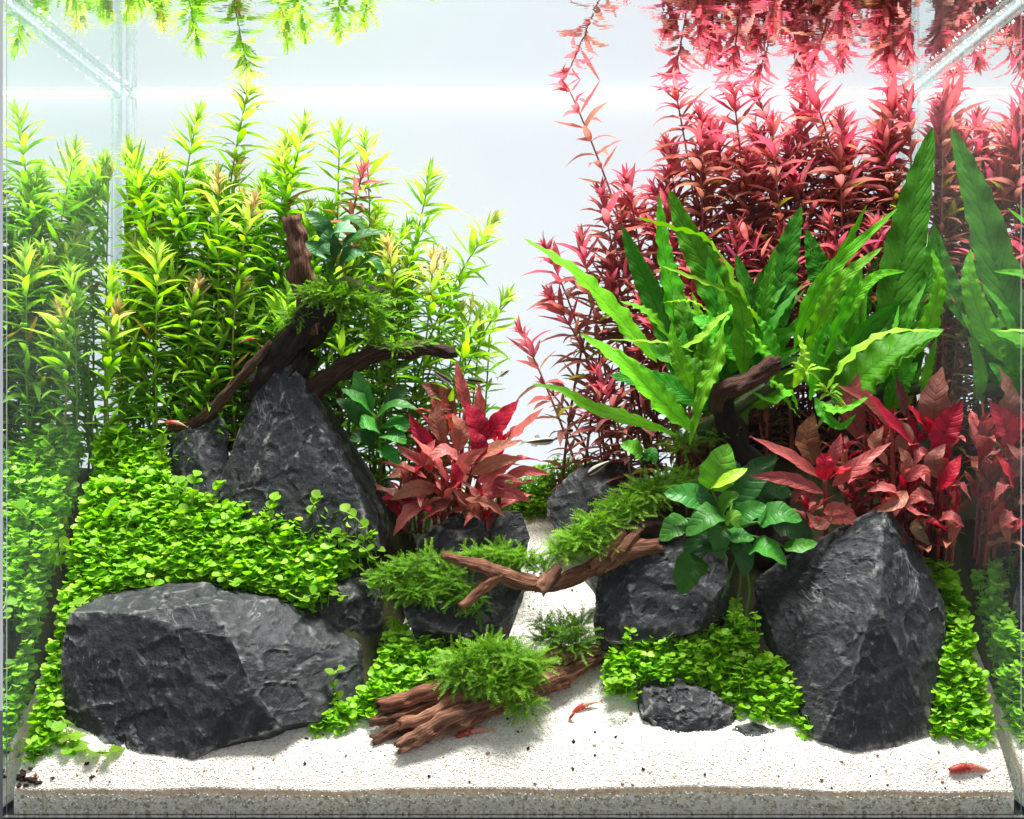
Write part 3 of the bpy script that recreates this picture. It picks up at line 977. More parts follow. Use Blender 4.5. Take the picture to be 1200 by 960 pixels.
def stem_plant(name, label, group, base, ctrl, tip, leaves, L, spacing, whorl, colf, stem_col, seed, rad=0.0011, cat='stem plant', a_top=22, a_low=78, start=0.12, rosette=4, gapf=0.0, taper_low=0.75, wsc=1.0):
    r = random.Random(seed)
    root = empty(name, base, label, cat, group)
    n = 16
    c = []
    for k in range(n):
        t = k / (n - 1)
        c.append((1 - t) ** 2 * base + 2 * t * (1 - t) * ctrl + t * t * tip)
    V, F, U = tube(c, [rad * (1.15 - 0.65 * k / (n - 1)) for k in range(n)], 5)
    st = mesh_obj('stem', rel(V, base), F, M['stem'], root, uvs=U)
    st.color = (*stem_col, 1)
    T, N = frames(c)
    length = sum((b - a).length for a, b in zip(c, c[1:]))
    nodes = []
    s = start * length
    while s < length * 0.985:
        nodes.append(s / length)
        rem = (length - s)
        s += spacing * (0.45 + 0.55 * min(1, rem / (spacing * 4))) * r.uniform(0.85, 1.15)
    nodes += [0.985, 0.995, 1.0][:rosette - 1]
    ph = r.uniform(0, 6.28)
    for j, t in enumerate(nodes):
        i = t * (n - 1)
        i0 = min(int(i), n - 2)
        f = i - i0
        pos = c[i0].lerp(c[i0 + 1], f)
        Tn = T[i0].lerp(T[i0 + 1], f).normalized()
        Nn = (N[i0] - Tn * N[i0].dot(Tn)).normalized()
        Bn = Tn.cross(Nn)
        fromtop = (1 - t) * length / spacing
        ph += math.pi / whorl + r.uniform(-0.25, 0.25)
        a0 = a_top + (a_low - a_top) * min(1, fromtop / 3.6) ** 0.8
        size = (0.45 + 0.55 * min(1, fromtop / 2.2)) * (1 - (1 - taper_low) * min(1, fromtop / 14))
        for w in range(whorl):
            if r.random() < gapf * min(1, fromtop / 6):
                continue
            az = ph + w * 2 * math.pi / whorl + r.uniform(-0.22, 0.22)
            aa = R(a0 + r.uniform(-18, 18))
            Rv = Nn * math.cos(az) + Bn * math.sin(az)
            d = Tn * math.cos(aa) + Rv * math.sin(aa)
            d = (d + Vector((0, 0, 0.18))).normalized()       # leaves turn a little to the light
            nr = Tn * math.sin(aa) - Rv * math.cos(aa)
            nr = (nr + Vector((r.uniform(-.35, .35), r.uniform(-.45, .15), r.uniform(0, .4)))).normalized()
            ll = L * size * r.uniform(0.68, 1.2)
            e = pos + d * ll
            if not inside(e):
                d = Vector((-d.x * 0.3 if not (XL + TH + .0003 < e.x < XR - TH - .0003) else d.x, -abs(d.y) * 0.6 if e.y > YB - 0.007 else d.y, d.z)).normalized()
                if not inside(pos + d * ll * 0.8):
                    continue
            if e.z > WL - 0.002:
                d = Vector((d.x, d.y, min(d.z, (WL - 0.004 - pos.z) / ll))).normalized()
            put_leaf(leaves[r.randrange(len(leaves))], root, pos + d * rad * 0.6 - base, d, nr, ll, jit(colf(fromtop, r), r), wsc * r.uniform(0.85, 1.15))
    return root


# --- lime green stems, back of the tank beside the slanting driftwood
GREEN_TIP = [(0.36, 0.52, 0.055), (0.46, 0.44, 0.10), (0.55, 0.36, 0.16), (0.30, 0.52, 0.05)]


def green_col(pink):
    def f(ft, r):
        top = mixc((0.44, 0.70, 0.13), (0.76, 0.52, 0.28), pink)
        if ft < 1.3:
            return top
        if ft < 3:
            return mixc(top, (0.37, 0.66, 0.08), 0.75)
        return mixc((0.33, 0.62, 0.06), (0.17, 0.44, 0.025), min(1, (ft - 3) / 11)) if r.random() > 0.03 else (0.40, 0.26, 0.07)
    return f


def green(px, py, Y, label, pink, seed, bx=None, grp=None, L=0.0285, lean=0.0, whorl=5, sp=0.0105, start=.12):
    tip = P(px, py, Y)
    tip.z = min(tip.z, WL - 0.003)
    bX = P(bx if bx is not None else px - lean, 500, Y).x
    bX = max(XL + TH + 0.004, min(bX, -0.012))
    by = max(0.150 if px < 180 else 0.160, min(Y - 0.004 + random.Random(seed).uniform(-.008, .008), 0.215))
    base = Vector((bX, by, ground(bX, by) - 0.004))
    rj = random.Random(seed * 7)
    ctrl = base.lerp(tip, 0.5) + Vector(((bX - tip.x) * 0.30 + rj.uniform(-.022, .022), rj.uniform(-.012, .008), 0.014))
    ctrl.x = max(ctrl.x, XL + TH + .004)
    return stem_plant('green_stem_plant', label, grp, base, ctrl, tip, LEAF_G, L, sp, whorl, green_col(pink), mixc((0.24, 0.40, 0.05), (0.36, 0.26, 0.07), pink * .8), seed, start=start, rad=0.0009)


GG = 'lime green stem plants at the back'
named_green = [
    (291, 106, .195, 'tallest lime green stem plant, its bent tip touching the water surface', 0.25, 262),
    (232, 138, .190, 'lime green stem plant just beside the tallest one that touches the surface', 0.05, 215),
    (152, 176, .180, 'lime green stem plant with upright tip against the glass corner seam', 0.2, 178),
    (357, 150, .185, 'lime green stem plant rising above the broken driftwood stub', 0.1, 335),
    (398, 154, .195, 'lime green stem plant standing behind the little crimson sprig', 0.12, 392),
    (428, 166, .190, 'lime green stem plant leaning beside the little crimson sprig', 0.15, 408),
    (504, 208, .190, 'lime green stem plant leaning out over the white background above the thin branch', 0.1, 438),
    (578, 262, .180, 'lime green stem plant leaning farthest towards the red thicket, with forked olive tip', 0.3, 470),
    (560, 375, .170, 'short lime green stem plant with pale bud over the crimson plant', 0.05, 500),
    (508, 305, .165, 'stem plant with salmon pink rosette above the thin driftwood branch', 0.75, 480),
    (455, 292, .160, 'stem plant with peach coloured rosette behind the mossy driftwood', 0.8, 440),
    (255, 212, .165, 'lime green stem plant with peach tip behind the driftwood stub', 0.7, 245),
    (296, 242, .160, 'stem plant with pale pink tip leaves beside the driftwood stub', 0.85, 282),
    (232, 338, .160, 'front stem plant with cream pink rosette near the slanting driftwood', 0.9, 228),
    (137, 368, .150, 'front stem plant with pinkish narrow tip over the bright carpet', 0.75, 142),
    (268, 385, .165, 'small front stem plant with yellow rosette against the slanting driftwood', 0.55, 258),
    (186, 300, .158, 'lime green stem plant standing between the two pink tipped front ones', 0.15, 185),
    (592, 352, .185, 'slim lime green stem plant with outermost leaves over the white gap', 0.1, 508),
    (540, 330, .195, 'slim lime green stem plant behind the salmon rosette', 0.1, 470),
]
for k, (px, py, Y, lab, pink, bx) in enumerate(named_green):
    green(px, py, Y, lab, pink, 200 + k, bx, GG)
r = random.Random(77)
for k in range(84):
    row = k % 3
    Y = (0.215, 0.190, 0.165)[row] + r.uniform(-.010, .010)
    X = XL + TH + 0.008 + (k + r.random()) / 84.0 * 0.225
    X = XL + TH + 0.004 + ((k * 0.381) % 1.0) ** 1.15 * 0.224
    px = VPX + X / mpp(Y)
    if row == 2 and px > 180:
        Y = 0.172 + r.uniform(-.006, .006)
        px = VPX + X / mpp(Y)
    env = float(np.interp(px, [110, 160, 230, 300, 360, 430, 500, 560], [205, 190, 165, 175, 180, 205, 255, 330]))
    py = env + (0, 35, 120)[row] + r.uniform(-10, 85)
    lab = ('lime green back row stem plant', 'lime green middle row stem plant', 'short lime green front row stem plant')[row]
    lab += ', close to the glass corner' if px < 190 else (', between glass corner and driftwood stub' if px < 330 else (', behind the mossy driftwood fork' if px < 440 else ', behind the thin driftwood branch'))
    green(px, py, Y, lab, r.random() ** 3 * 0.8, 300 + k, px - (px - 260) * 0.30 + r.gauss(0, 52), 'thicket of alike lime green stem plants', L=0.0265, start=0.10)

for k in range(11):
    px = 452 + k * 13 + r.uniform(-8, 8)
    py = float(np.interp(px, [450, 520, 600], [255, 300, 385])) + r.uniform(-25, 70)
    Y = 0.195 + r.uniform(-.015, .018)
    green(px, py, Y, 'slender pale green stem plant thinning out between thin driftwood branch and white gap', r.random() ** 2 * .6, 420 + k, px - r.uniform(15, 75), 'slender stem plants at the thicket edge', L=0.024, whorl=3, sp=0.013)

# --- red stems, the other back corner
def red_col(bright):
    def f(ft, r):
        if ft < 2.6:
            return mixc((0.64, 0.13, 0.19), (0.52, 0.19, 0.18), r.random() * 0.8 + (1 - bright) * 0.2)
        if ft < 5:
            return mixc((0.50, 0.145, 0.155), (0.42, 0.20, 0.15), r.random())
        if r.random() < 0.10:
            return (0.28, 0.27, 0.05)
        return mixc((0.44, 0.17, 0.13), (0.25, 0.12, 0.08), min(1, (ft - 5) / 8) * r.uniform(.6, 1.1))
    return f


def redp(px, py, Y, label, seed, bx=None, grp=None, L=0.029, bright=1.0, sp=0.0105, whorl=4, gap=0.12, start=.10):
    tip = P(px, py, Y)
    tip.z = min(tip.z, WL - 0.003)
    bX = P(bx if bx is not None else px, 500, Y).x
    bX = max(0.030, min(bX, XR - TH - 0.008))
    base = Vector((bX, Y, ground(bX, Y) - 0.004))
    rj = random.Random(seed * 3)
    ctrl = base.lerp(tip, 0.5) + Vector(((bX - tip.x) * 0.30 + rj.uniform(-.016, .020), rj.uniform(-.010, .006), 0.014))
    ctrl.x = min(ctrl.x, XR - TH - .005)
    return stem_plant('red_stem_plant', label, grp, base, ctrl, tip, LEAF_R, L, sp, whorl, red_col(bright), (0.34, 0.11, 0.085), seed, start=start, gapf=gap, taper_low=0.7)


GRD = 'red stem plants at the back'
named_red = [
    (664, 98, .190, 'long bare red stem plant arching away from the red thicket to the water surface', 800, 3),
    (790, 84, .195, 'tall red stem plant with its crown right at the water surface beside the arching stem', 835, 4),
    (858, 92, .185, 'tall crimson stem plant with a broad crown leaning towards the white gap', 905, 4),
    (948, 84, .185, 'tallest crimson stem plant with a dense crown touching the water in the thicket', 1010, 4),
    (1044, 92, .195, 'tall red stem plant in the glass corner behind the great fern leaf', 1050, 4),
    (1066, 120, .180, 'red stem plant with narrow brownish tip in front of the glass corner', 1062, 4),
    (706, 232, .185, 'red stem plant with bright star-shaped crown at the thicket edge above the fern', 770, 4),
    (735, 212, .200, 'red stem plant with folded tip leaning over the star-shaped crown', 800, 4),
    (682, 285, .180, 'red stem plant with pink crown close behind the outermost fern leaf', 745, 4),
    (640, 292, .195, 'small pink red sprig showing above the outermost fern leaf tip', 715, 3),
    (612, 392, .180, 'thin red stem plant leaning farthest into the white gap', 705, 3),
    (636, 450, .185, 'tiny reddish stem plant with olive leaves at the edge of the gap', 700, 2),
    (648, 352, .190, 'red stem plant with salmon leaves between the outermost fern leaf and the gap', 720, 4),
    (820, 140, .178, 'red stem plant in the thicket with crown just below the surface crowns', 850, 4),
    (905, 150, .175, 'crimson stem plant standing in front of the tallest crowns', 930, 4),
    (985, 150, .178, 'red stem plant in front of the dense crown near the glass corner', 1000, 4),
]
for k, (px, py, Y, lab, bx, wh) in enumerate(named_red):
    redp(px, py, Y, lab, 500 + k, bx, GRD, whorl=wh, gap=0.35 if wh < 4 else 0.12, L=0.029 if wh > 2 else 0.018, sp=0.0105 if wh > 3 else 0.0125)
r = random.Random(78)
for k in range(84):
    row = k % 3
    Y = (0.215, 0.195, 0.172)[row] + r.uniform(-.008, .008)
    X = 0.055 + ((k * 0.381 + 0.1) % 1.0) * 0.232
    px = VPX + X / mpp(Y)
    env = float(np.interp(px, [650, 700, 750, 800, 850, 1080], [360, 280, 200, 130, 110, 105]))
    py = env + (0, 50, 150)[row] + r.uniform(0, 80)
    lab = ('red back row stem plant', 'red middle row stem plant', 'low brownish red front row stem plant')[row]
    lab += ', above the outermost fern leaves' if px < 790 else (', behind the middle of the fern' if px < 940 else ', behind the great upright fern leaf')
    redp(px, py, Y, lab, 600 + k, px + r.gauss(70, 70), 'thicket of alike red stem plants', bright=0.6, whorl=4, start=0.05, gap=0.14)
# the little crimson sprig among the green stems
b = P(395, 330, .172)
stem_plant('red_stem_plant', 'little crimson sprig rising among the lime green stems', GRD, Vector((b.x, b.y, ground(b.x, b.y))), P(396, 280, .172), P(426, 202, .172),
           LEAF_R, 0.020, 0.0095, 3, red_col(1), (0.20, 0.05, 0.04), 790, start=0.62)


# ------------------------------------------------------------------ single leaves along a drawn curve
def prof_fern(t):
    return min(1, (t / 0.32)) ** 0.75 * (1 - t) ** 0.62 * 1.12 if t < 1 else 0.0


def prof_lance(t):
    return max(0.05, math.sin(math.pi * min(1, t ** 0.8)) ** 0.9) if t < 0.97 else 0.05


def prof_ovate(t):
    return max(0.04, math.sin(math.pi * min(1, t ** 0.72)) ** 0.62) if t < 1 else 0.02


def blade(parent, root, pts, width, mat, color, prof=prof_fern, theta=42, roll=0.0, twist=0.0, ruffle=0.10, fold=0.16, rows=26, cols=7, seed=0, name='leaf', freq=9.0, droop=None, label=None):
    """pts (px, py, Y) base to tip, width in px"""
    W = [P(*p) for p in pts]
    c = spline(W, rows + 1)
    w = width * mpp(pts[0][2])
    h = Vector((0, -math.cos(R(theta)), math.sin(R(theta))))
    rr = random.Random(seed)
    ph, ph2 = rr.uniform(0, 6.28), rr.uniform(0, 6.28)
    V, U, F = [], [], []
    for i in range(rows + 1):
        t = i / rows
        T = (c[min(i + 1, rows)] - c[max(i - 1, 0)]).normalized()
        n = h - T * h.dot(T)
        if n.length < 0.05:
            n = Vector((1, 0, 0)) - T * T.x
        n.normalize()
        n = Matrix.Rotation(R(roll + twist * t), 3, T) @ n
        s = T.cross(n)
        wt = w * max(0.015, prof(t))
        for k in range(cols):
            u = k / (cols - 1) * 2 - 1
            sgn = 1 if u > 0 else -1
            z = abs(u) * fold * wt * 0.5 + ruffle * wt * abs(u) ** 1.6 * (math.sin(freq * 6.28 * t * (1 + 0.12 * sgn) + ph * sgn + ph2) + 0.5 * math.sin(freq * 11 * t + ph))
            z += 0.035 * wt * noise.noise(c[i] * 160 + Vector((u * 2, seed, 0)))
            e = 1 + 0.06 * math.sin(freq * 9 * t + ph2 * sgn) * abs(u)
            V.append(c[i] + s * (u * wt * 0.5 * e) + n * z - root)
            U.append((u * 0.5 + 0.5, t))
    for i in range(rows):
        for k in range(cols - 1):
            a = i * cols + k
            F.append((a, a + 1, a + cols + 1, a + cols))
    o = mesh_obj(name, V, F, mat, parent, uvs=U)
    o.color = (*color, 1)
    if label:
        o['label'] = label
    return o


# ------------------------------------------------------------------ fern
FD, FM, FB, FY = (0.040, 0.20, 0.009), (0.075, 0.33, 0.011), (0.14, 0.46, 0.014), (0.30, 0.60, 0.04)
ra = P(850, 480, .130)
fa = empty('fern', ra, 'large bright green fern of long ruffled leaves growing on the dark stump', 'fern')
rb = P(1010, 470, .140)
fb = empty('fern', rb, 'green fern with the great upright leaf beside the glass corner', 'fern')
ferns = [
    # parent, pts, width, colour, theta, roll, ruffle
    (0, [(770, 425, .118), (722, 368, .108), (672, 318, .104), (613, 279, .108)], 46, FB, 40, 10, .06),
    (0, [(785, 412, .135), (765, 350, .140), (745, 305, .142), (729, 264, .145)], 36, FD, 10, -15, .06),
    (0, [(806, 430, .130), (790, 350, .132), (777, 290, .135), (772, 228, .138)], 42, FM, 15, 20, .07),
    (0, [(858, 405, .138), (835, 330, .142), (806, 275, .145), (784, 222, .148)], 50, FM, 20, -12, .07),
    (0, [(905, 410, .110), (872, 352, .102), (832, 285, .100), (790, 268, .102), (746, 255, .106)], 34, FB, 55, 15, .08),
    (0, [(900, 400, .112), (868, 350, .100), (828, 332, .097), (776, 312, .098)], 22, FY, 70, 10, .10),
    (0, [(918, 385, .140), (915, 335, .142), (925, 285, .145), (939, 242, .147)], 46, FD, 8, 5, .05),
    (0, [(972, 345, .150), (958, 310, .152), (945, 270, .154)], 40, FD, 10, -20, .05),
    (1, [(935, 395, .132), (962, 340, .136), (990, 290, .140), (1016, 240, .145)], 28, FM, 25, 35, .08),
    (1, [(930, 410, .120), (952, 350, .116), (990, 300, .118), (1052, 244, .125)], 26, FB, 50, 40, .10),
    (1, [(945, 425, .112), (962, 372, .106), (990, 325, .106), (1034, 290, .112)], 30, FB, 45, 45, .14),
    (1, [(965, 430, .116), (985, 370, .112), (1000, 330, .112), (1010, 300, .115)], 24, FM, 40, 50, .14),
    (1, [(1030, 400, .130), (1050, 340, .132), (1066, 260, .137), (1080, 200, .142), (1093, 150, .147)], 62, FD, 8, -4, .045),
    (1, [(1062, 425, .120), (1088, 380, .118), (1100, 330, .122), (1092, 292, .128)], 36, FB, 20, 35, .10),
    (1, [(975, 475, .118), (1010, 440, .108), (1055, 408, .100), (1106, 386, .098)], 80, FM, 34, -8, .06),
    (1, [(965, 462, .106), (995, 420, .096), (1040, 390, .092), (1104, 388, .094)], 20, FY, 75, 12, .12),
    (0, [(815, 508, .100), (775, 470, .094), (730, 425, .092), (680, 391, .098)], 50, FB, 38, 6, .06),
    (0, [(795, 510, .105), (740, 492, .100), (690, 476, .100), (660, 458, .102), (623, 450, .106)], 24, FB, 35, 5, .07),
    (0, [(846, 382, .092), (838, 425, .084), (822, 465, .080), (808, 522, .082)], 28, FB, 5, 25, .16),
    (0, [(812, 462, .088), (800, 432, .084), (790, 405, .085), (787, 378, .088)], 26, FB, 20, -10, .08),
    (0, [(785, 398, .102), (765, 372, .098), (748, 360, .100), (726, 353, .104)], 20, FB, 45, 10, .10),
    (0, [(838, 372, .096), (815, 355, .092), (795, 353, .093), (776, 355, .097)], 16, FY, 70, 10, .12),
    (0, [(828, 418, .094), (790, 404, .090), (755, 400, .092), (714, 398, .096)], 11, FY, 75, 5, .12),
    (0, [(915, 425, .108), (890, 395, .104), (868, 372, .106), (852, 366, .110)], 50, FM, 35, -10, .06),
    (0, [(796, 410, .090), (820, 396, .086), (840, 376, .086), (856, 364, .090)], 14, FY, 60, 10, .12),
    (0, [(880, 430, .120), (850, 400, .116), (830, 380, .118), (812, 372, .122)], 44, FM, 30, 0, .06),
    (0, [(840, 470, .112), (820, 440, .106), (800, 425, .108), (770, 420, .112)], 46, FM, 30, 5, .06),
    (0, [(830, 480, .118), (790, 455, .120), (750, 445, .124), (715, 440, .128)], 40, FD, 25, 5, .06),
    (0, [(850, 440, .128), (845, 390, .130), (838, 345, .132), (830, 300, .136)], 44, FD, 12, 15, .06),
    (0, [(890, 420, .126), (895, 370, .122), (900, 330, .126), (908, 290, .132)], 34, FM, 20, 30, .08),
    (0, [(870, 440, .110), (872, 400, .102), (868, 360, .102), (850, 330, .106)], 36, FB, 25, -20, .08),
    (0, [(905, 455, .098), (900, 425, .090), (888, 400, .090), (872, 385, .094)], 26, FB, 40, 20, .10),
    (0, [(935, 480, .096), (925, 460, .086), (905, 470, .080), (878, 458, .082)], 15, FB, 30, 20, .12),
    (0, [(900, 445, .092), (915, 455, .086), (925, 475, .084), (938, 490, .086)], 15, FB, 40, -20, .12),
    (1, [(950, 470, .104), (955, 430, .096), (960, 400, .098), (975, 370, .104)], 30, FM, 25, 35, .12),
    (1, [(930, 455, .094), (940, 430, .086), (942, 412, .086), (935, 392, .090)], 20, FY, 40, 15, .15),
    (1, [(985, 490, .122), (1000, 450, .120), (1025, 420, .122), (1060, 400, .128)], 56, FD, 15, 5, .06),
    (1, [(960, 470, .098), (975, 480, .088), (995, 478, .084), (1022, 462, .086)], 15, FB, 45, 10, .14),
    (1, [(955, 465, .098), (965, 485, .090), (985, 500, .086), (1003, 486, .086)], 16, FM, 45, 10, .14),
    (1, [(1080, 470, .130), (1085, 440, .124), (1092, 415, .122), (1098, 395, .125)], 20, FM, 15, 20, .08),
    (1, [(1040, 490, .125), (1050, 460, .120), (1062, 440, .12), (1075, 425, .124)], 34, FM, 20, 0, .06),
    (1, [(1000, 400, .145), (1010, 360, .150), (1018, 330, .155), (1030, 300, .160)], 30, FD, 10, 20, .06),
    (1, [(985, 385, .128), (1005, 345, .124), (1030, 322, .126), (1060, 318, .132)], 20, FB, 60, 20, .10),
    (1, [(1075, 380, .150), (1085, 340, .155), (1092, 300, .160), (1094, 262, .165)], 34, FD, 8, 5, .06),
]
for k, (w, pts, wd, col, th, ro, ruf) in enumerate(ferns):
    rr = random.Random(900 + k)
    blade((fa, fb)[w], (ra, rb)[w], pts, wd * 0.95, M['fern_leaf'], jit(col, rr, .14), prof_fern, th, ro + rr.uniform(-6, 6), rr.uniform(-35, 35), ruf * 1.25, 0.14, 30, 9, 900 + k, freq=5 + wd * 0.03 + rr.random() * 3)
rr = random.Random(321)
for k in range(74):
    w = 0 if k < 46 else 1
    bx, by = (rr.uniform(800, 900), rr.uniform(440, 500)) if w == 0 else (rr.uniform(945, 1070), rr.uniform(440, 480))
    an = R(rr.uniform(25, 155) if w == 0 else rr.uniform(20, 120))
    ln = rr.uniform(70, 150)
    tx, ty = bx + math.cos(an) * ln * 1.1 * (1 if w else 1), by - math.sin(an) * ln
    tx = min(tx, 1085)
    Yb = rr.uniform(.118, .150)
    mx_, my_ = (bx + tx) / 2 - (tx - bx) * .12, (by + ty) / 2 - ln * .08
    blade((fa, fb)[w], (ra, rb)[w], [(bx, by, Yb), (mx_, my_, Yb - .004), (tx, ty, Yb + .004)], rr.uniform(13, 34), M['fern_leaf'], jit(rr.choice([FD, FD, FM, FM, FB]), rr, .15), prof_fern,
          rr.uniform(5, 50), rr.uniform(-35, 35), rr.uniform(-40, 40), rr.uniform(.07, .14), .14, 24, 7, 1500 + k, freq=5 + rr.random() * 4)
for root_o, rr0, spots in ((fa, ra, [(848, 500, .125), (870, 470, .118), (820, 505, .112), (905, 450, .112)]), (fb, rb, [(960, 480, .115), (1000, 470, .125), (1040, 460, .130), (1080, 455, .130)])):
    V, F, U = tube(spline([P(*s) for s in spots], 20), [0.004] * 20, 8, lambda t, a: 1 + 0.3 * math.sin(t * 40 + a * 3))
    o = mesh_obj('rhizome', rel(V, rr0), F, M['stem'], root_o, uvs=U)
    o.color = (0.05, 0.07, 0.02, 1)
# small pale plantlets sprouting from old fern leaves
for k, (px, py, Y, lab) in enumerate([(945, 435, .084, 'pale green fern plantlet beside the tip of the bent stump'), (972, 462, .082, 'pale green fern plantlet above the red broad leaves')]):
    r0 = P(px, py, Y)
    e = empty('fern_plantlet', r0, lab, 'fern', 'fern plantlets')
    rr = random.Random(k + 40)
    for j in range(9):
        a = rr.uniform(0, 6.28)
        l = rr.uniform(14, 30)
        blade(e, r0, [(px, py, Y), (px + math.cos(a) * l * .5, py + math.sin(a) * l * .35 - 3, Y - .004), (px + math.cos(a) * l, py + math.sin(a) * l * .7, Y - .005)], 7, M['fern_leaf'], jit(FY, rr), theta=50, rows=8, cols=3, seed=j + k * 20, freq=3)

# ------------------------------------------------------------------ crimson broad-leaved plants
CR, PK, BR, DK = (0.46, 0.012, 0.034), (0.53, 0.115, 0.11), (0.45, 0.155, 0.105), (0.23, 0.058, 0.045)


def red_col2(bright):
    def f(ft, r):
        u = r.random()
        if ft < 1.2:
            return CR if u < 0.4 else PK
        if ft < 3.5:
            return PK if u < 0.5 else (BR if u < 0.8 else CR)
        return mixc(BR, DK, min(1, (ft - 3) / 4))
    return f


GA = 'crimson broad-leaved plants'
leafset = [
    [(549, 484, .142), (541, 455, .140), (534, 422, .142)], 15, PK, [(562, 505, .140), (563, 478, .137), (561, 448, .140)], 18, PK,
    [(532, 486, .150), (515, 462, .150), (494, 450, .150)], 26, DK, [(568, 520, .128), (558, 495, .124), (545, 470, .127)], 26, CR,
    [(570, 515, .130), (588, 492, .126), (608, 469, .128)], 24, CR, [(578, 535, .124), (606, 508, .118), (637, 478, .120)], 22, PK,
    [(545, 545, .118), (575, 528, .110), (612, 516, .110)], 20, BR, [(552, 556, .116), (580, 542, .108), (612, 536, .108)], 17, BR,
    [(560, 565, .116), (582, 552, .110), (606, 540, .110)], 18, PK, [(590, 560, .122), (615, 552, .116), (645, 556, .116)], 13, PK,
    [(512, 532, .122), (494, 512, .116), (479, 485, .118)], 18, CR, [(525, 565, .116), (505, 535, .108), (478, 508, .110)], 20, PK,
    [(512, 548, .118), (490, 540, .110), (462, 520, .112)], 18, PK, [(540, 540, .116), (520, 528, .108), (498, 545, .106)], 18, (0.55, .18, .17),
    [(500, 560, .120), (472, 548, .112), (444, 541, .114)], 20, PK, [(510, 575, .118), (485, 572, .110), (458, 586, .110)], 20, BR,
    [(500, 590, .118), (480, 600, .112), (461, 628, .110)], 20, PK, [(560, 580, .120), (590, 574, .114), (622, 588, .114)], 20, PK,
    [(545, 585, .118), (570, 590, .110), (592, 606, .108)], 20, BR, [(530, 580, .116), (515, 595, .108), (492, 612, .106)], 18, DK,
    [(535, 530, .124), (540, 505, .120), (530, 485, .122)], 22, BR, [(520, 520, .128), (512, 492, .126), (515, 470, .130)], 20, BR,
    [(560, 545, .114), (560, 520, .108), (548, 500, .110)], 22, CR, [(540, 560, .112), (545, 540, .104), (570, 525, .104)], 18, PK,
    [(525, 575, .112), (535, 560, .104), (530, 540, .104)], 18, CR, [(505, 555, .116), (500, 535, .112), (510, 515, .114)], 16, PK,
    [(570, 570, .116), (588, 560, .110), (615, 566, .110)], 14, PK, [(480, 570, .125), (470, 555, .122), (455, 560, .120)], 16, BR,
]
r0 = P(535, 620, .130)
e = empty('crimson_plant', r0, 'bushy crimson and salmon broad-leaved plant beside the white gap', 'aquatic plant', GA)
for k in range(0, len(leafset), 3):
    rr = random.Random(k)
    blade(e, r0, leafset[k], leafset[k + 1], M['red_leaf'], jit(leafset[k + 2], rr, .12), prof_lance, rr.uniform(20, 60), rr.uniform(-25, 25), rr.uniform(-30, 30), .07, .25, 16, 7, k, freq=3)
for k, (bx, tx, ty) in enumerate([(520, 500, 500), (535, 545, 480), (545, 575, 520), (530, 515, 540), (515, 480, 555), (550, 590, 560), (540, 555, 545)]):
    V, F, U = tube(spline([P(bx, 625, .135), P((bx + tx) / 2, (ty + 610) / 2, .130), P(tx, ty, .128)], 10), [0.0016] * 10, 6)
    o = mesh_obj('stem', rel(V, r0), F, M['stem'], e, uvs=U)
    o.color = (0.28, 0.04, 0.04, 1)


def crimson(px, py, Y, by, label, seed, L=0.040, bx=None, spc=0.011, grp=GA, start=.25):
    tip = P(px, py, Y)
    base = P(bx if bx else px, by, Y + .012)
    base.x = min(base.x, XR - TH - .008)
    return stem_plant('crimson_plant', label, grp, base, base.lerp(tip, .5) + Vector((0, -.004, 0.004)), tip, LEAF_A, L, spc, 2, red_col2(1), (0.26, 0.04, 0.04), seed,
                      rad=0.0016, cat='aquatic plant', a_top=26, a_low=68, start=start, rosette=3, wsc=0.85)


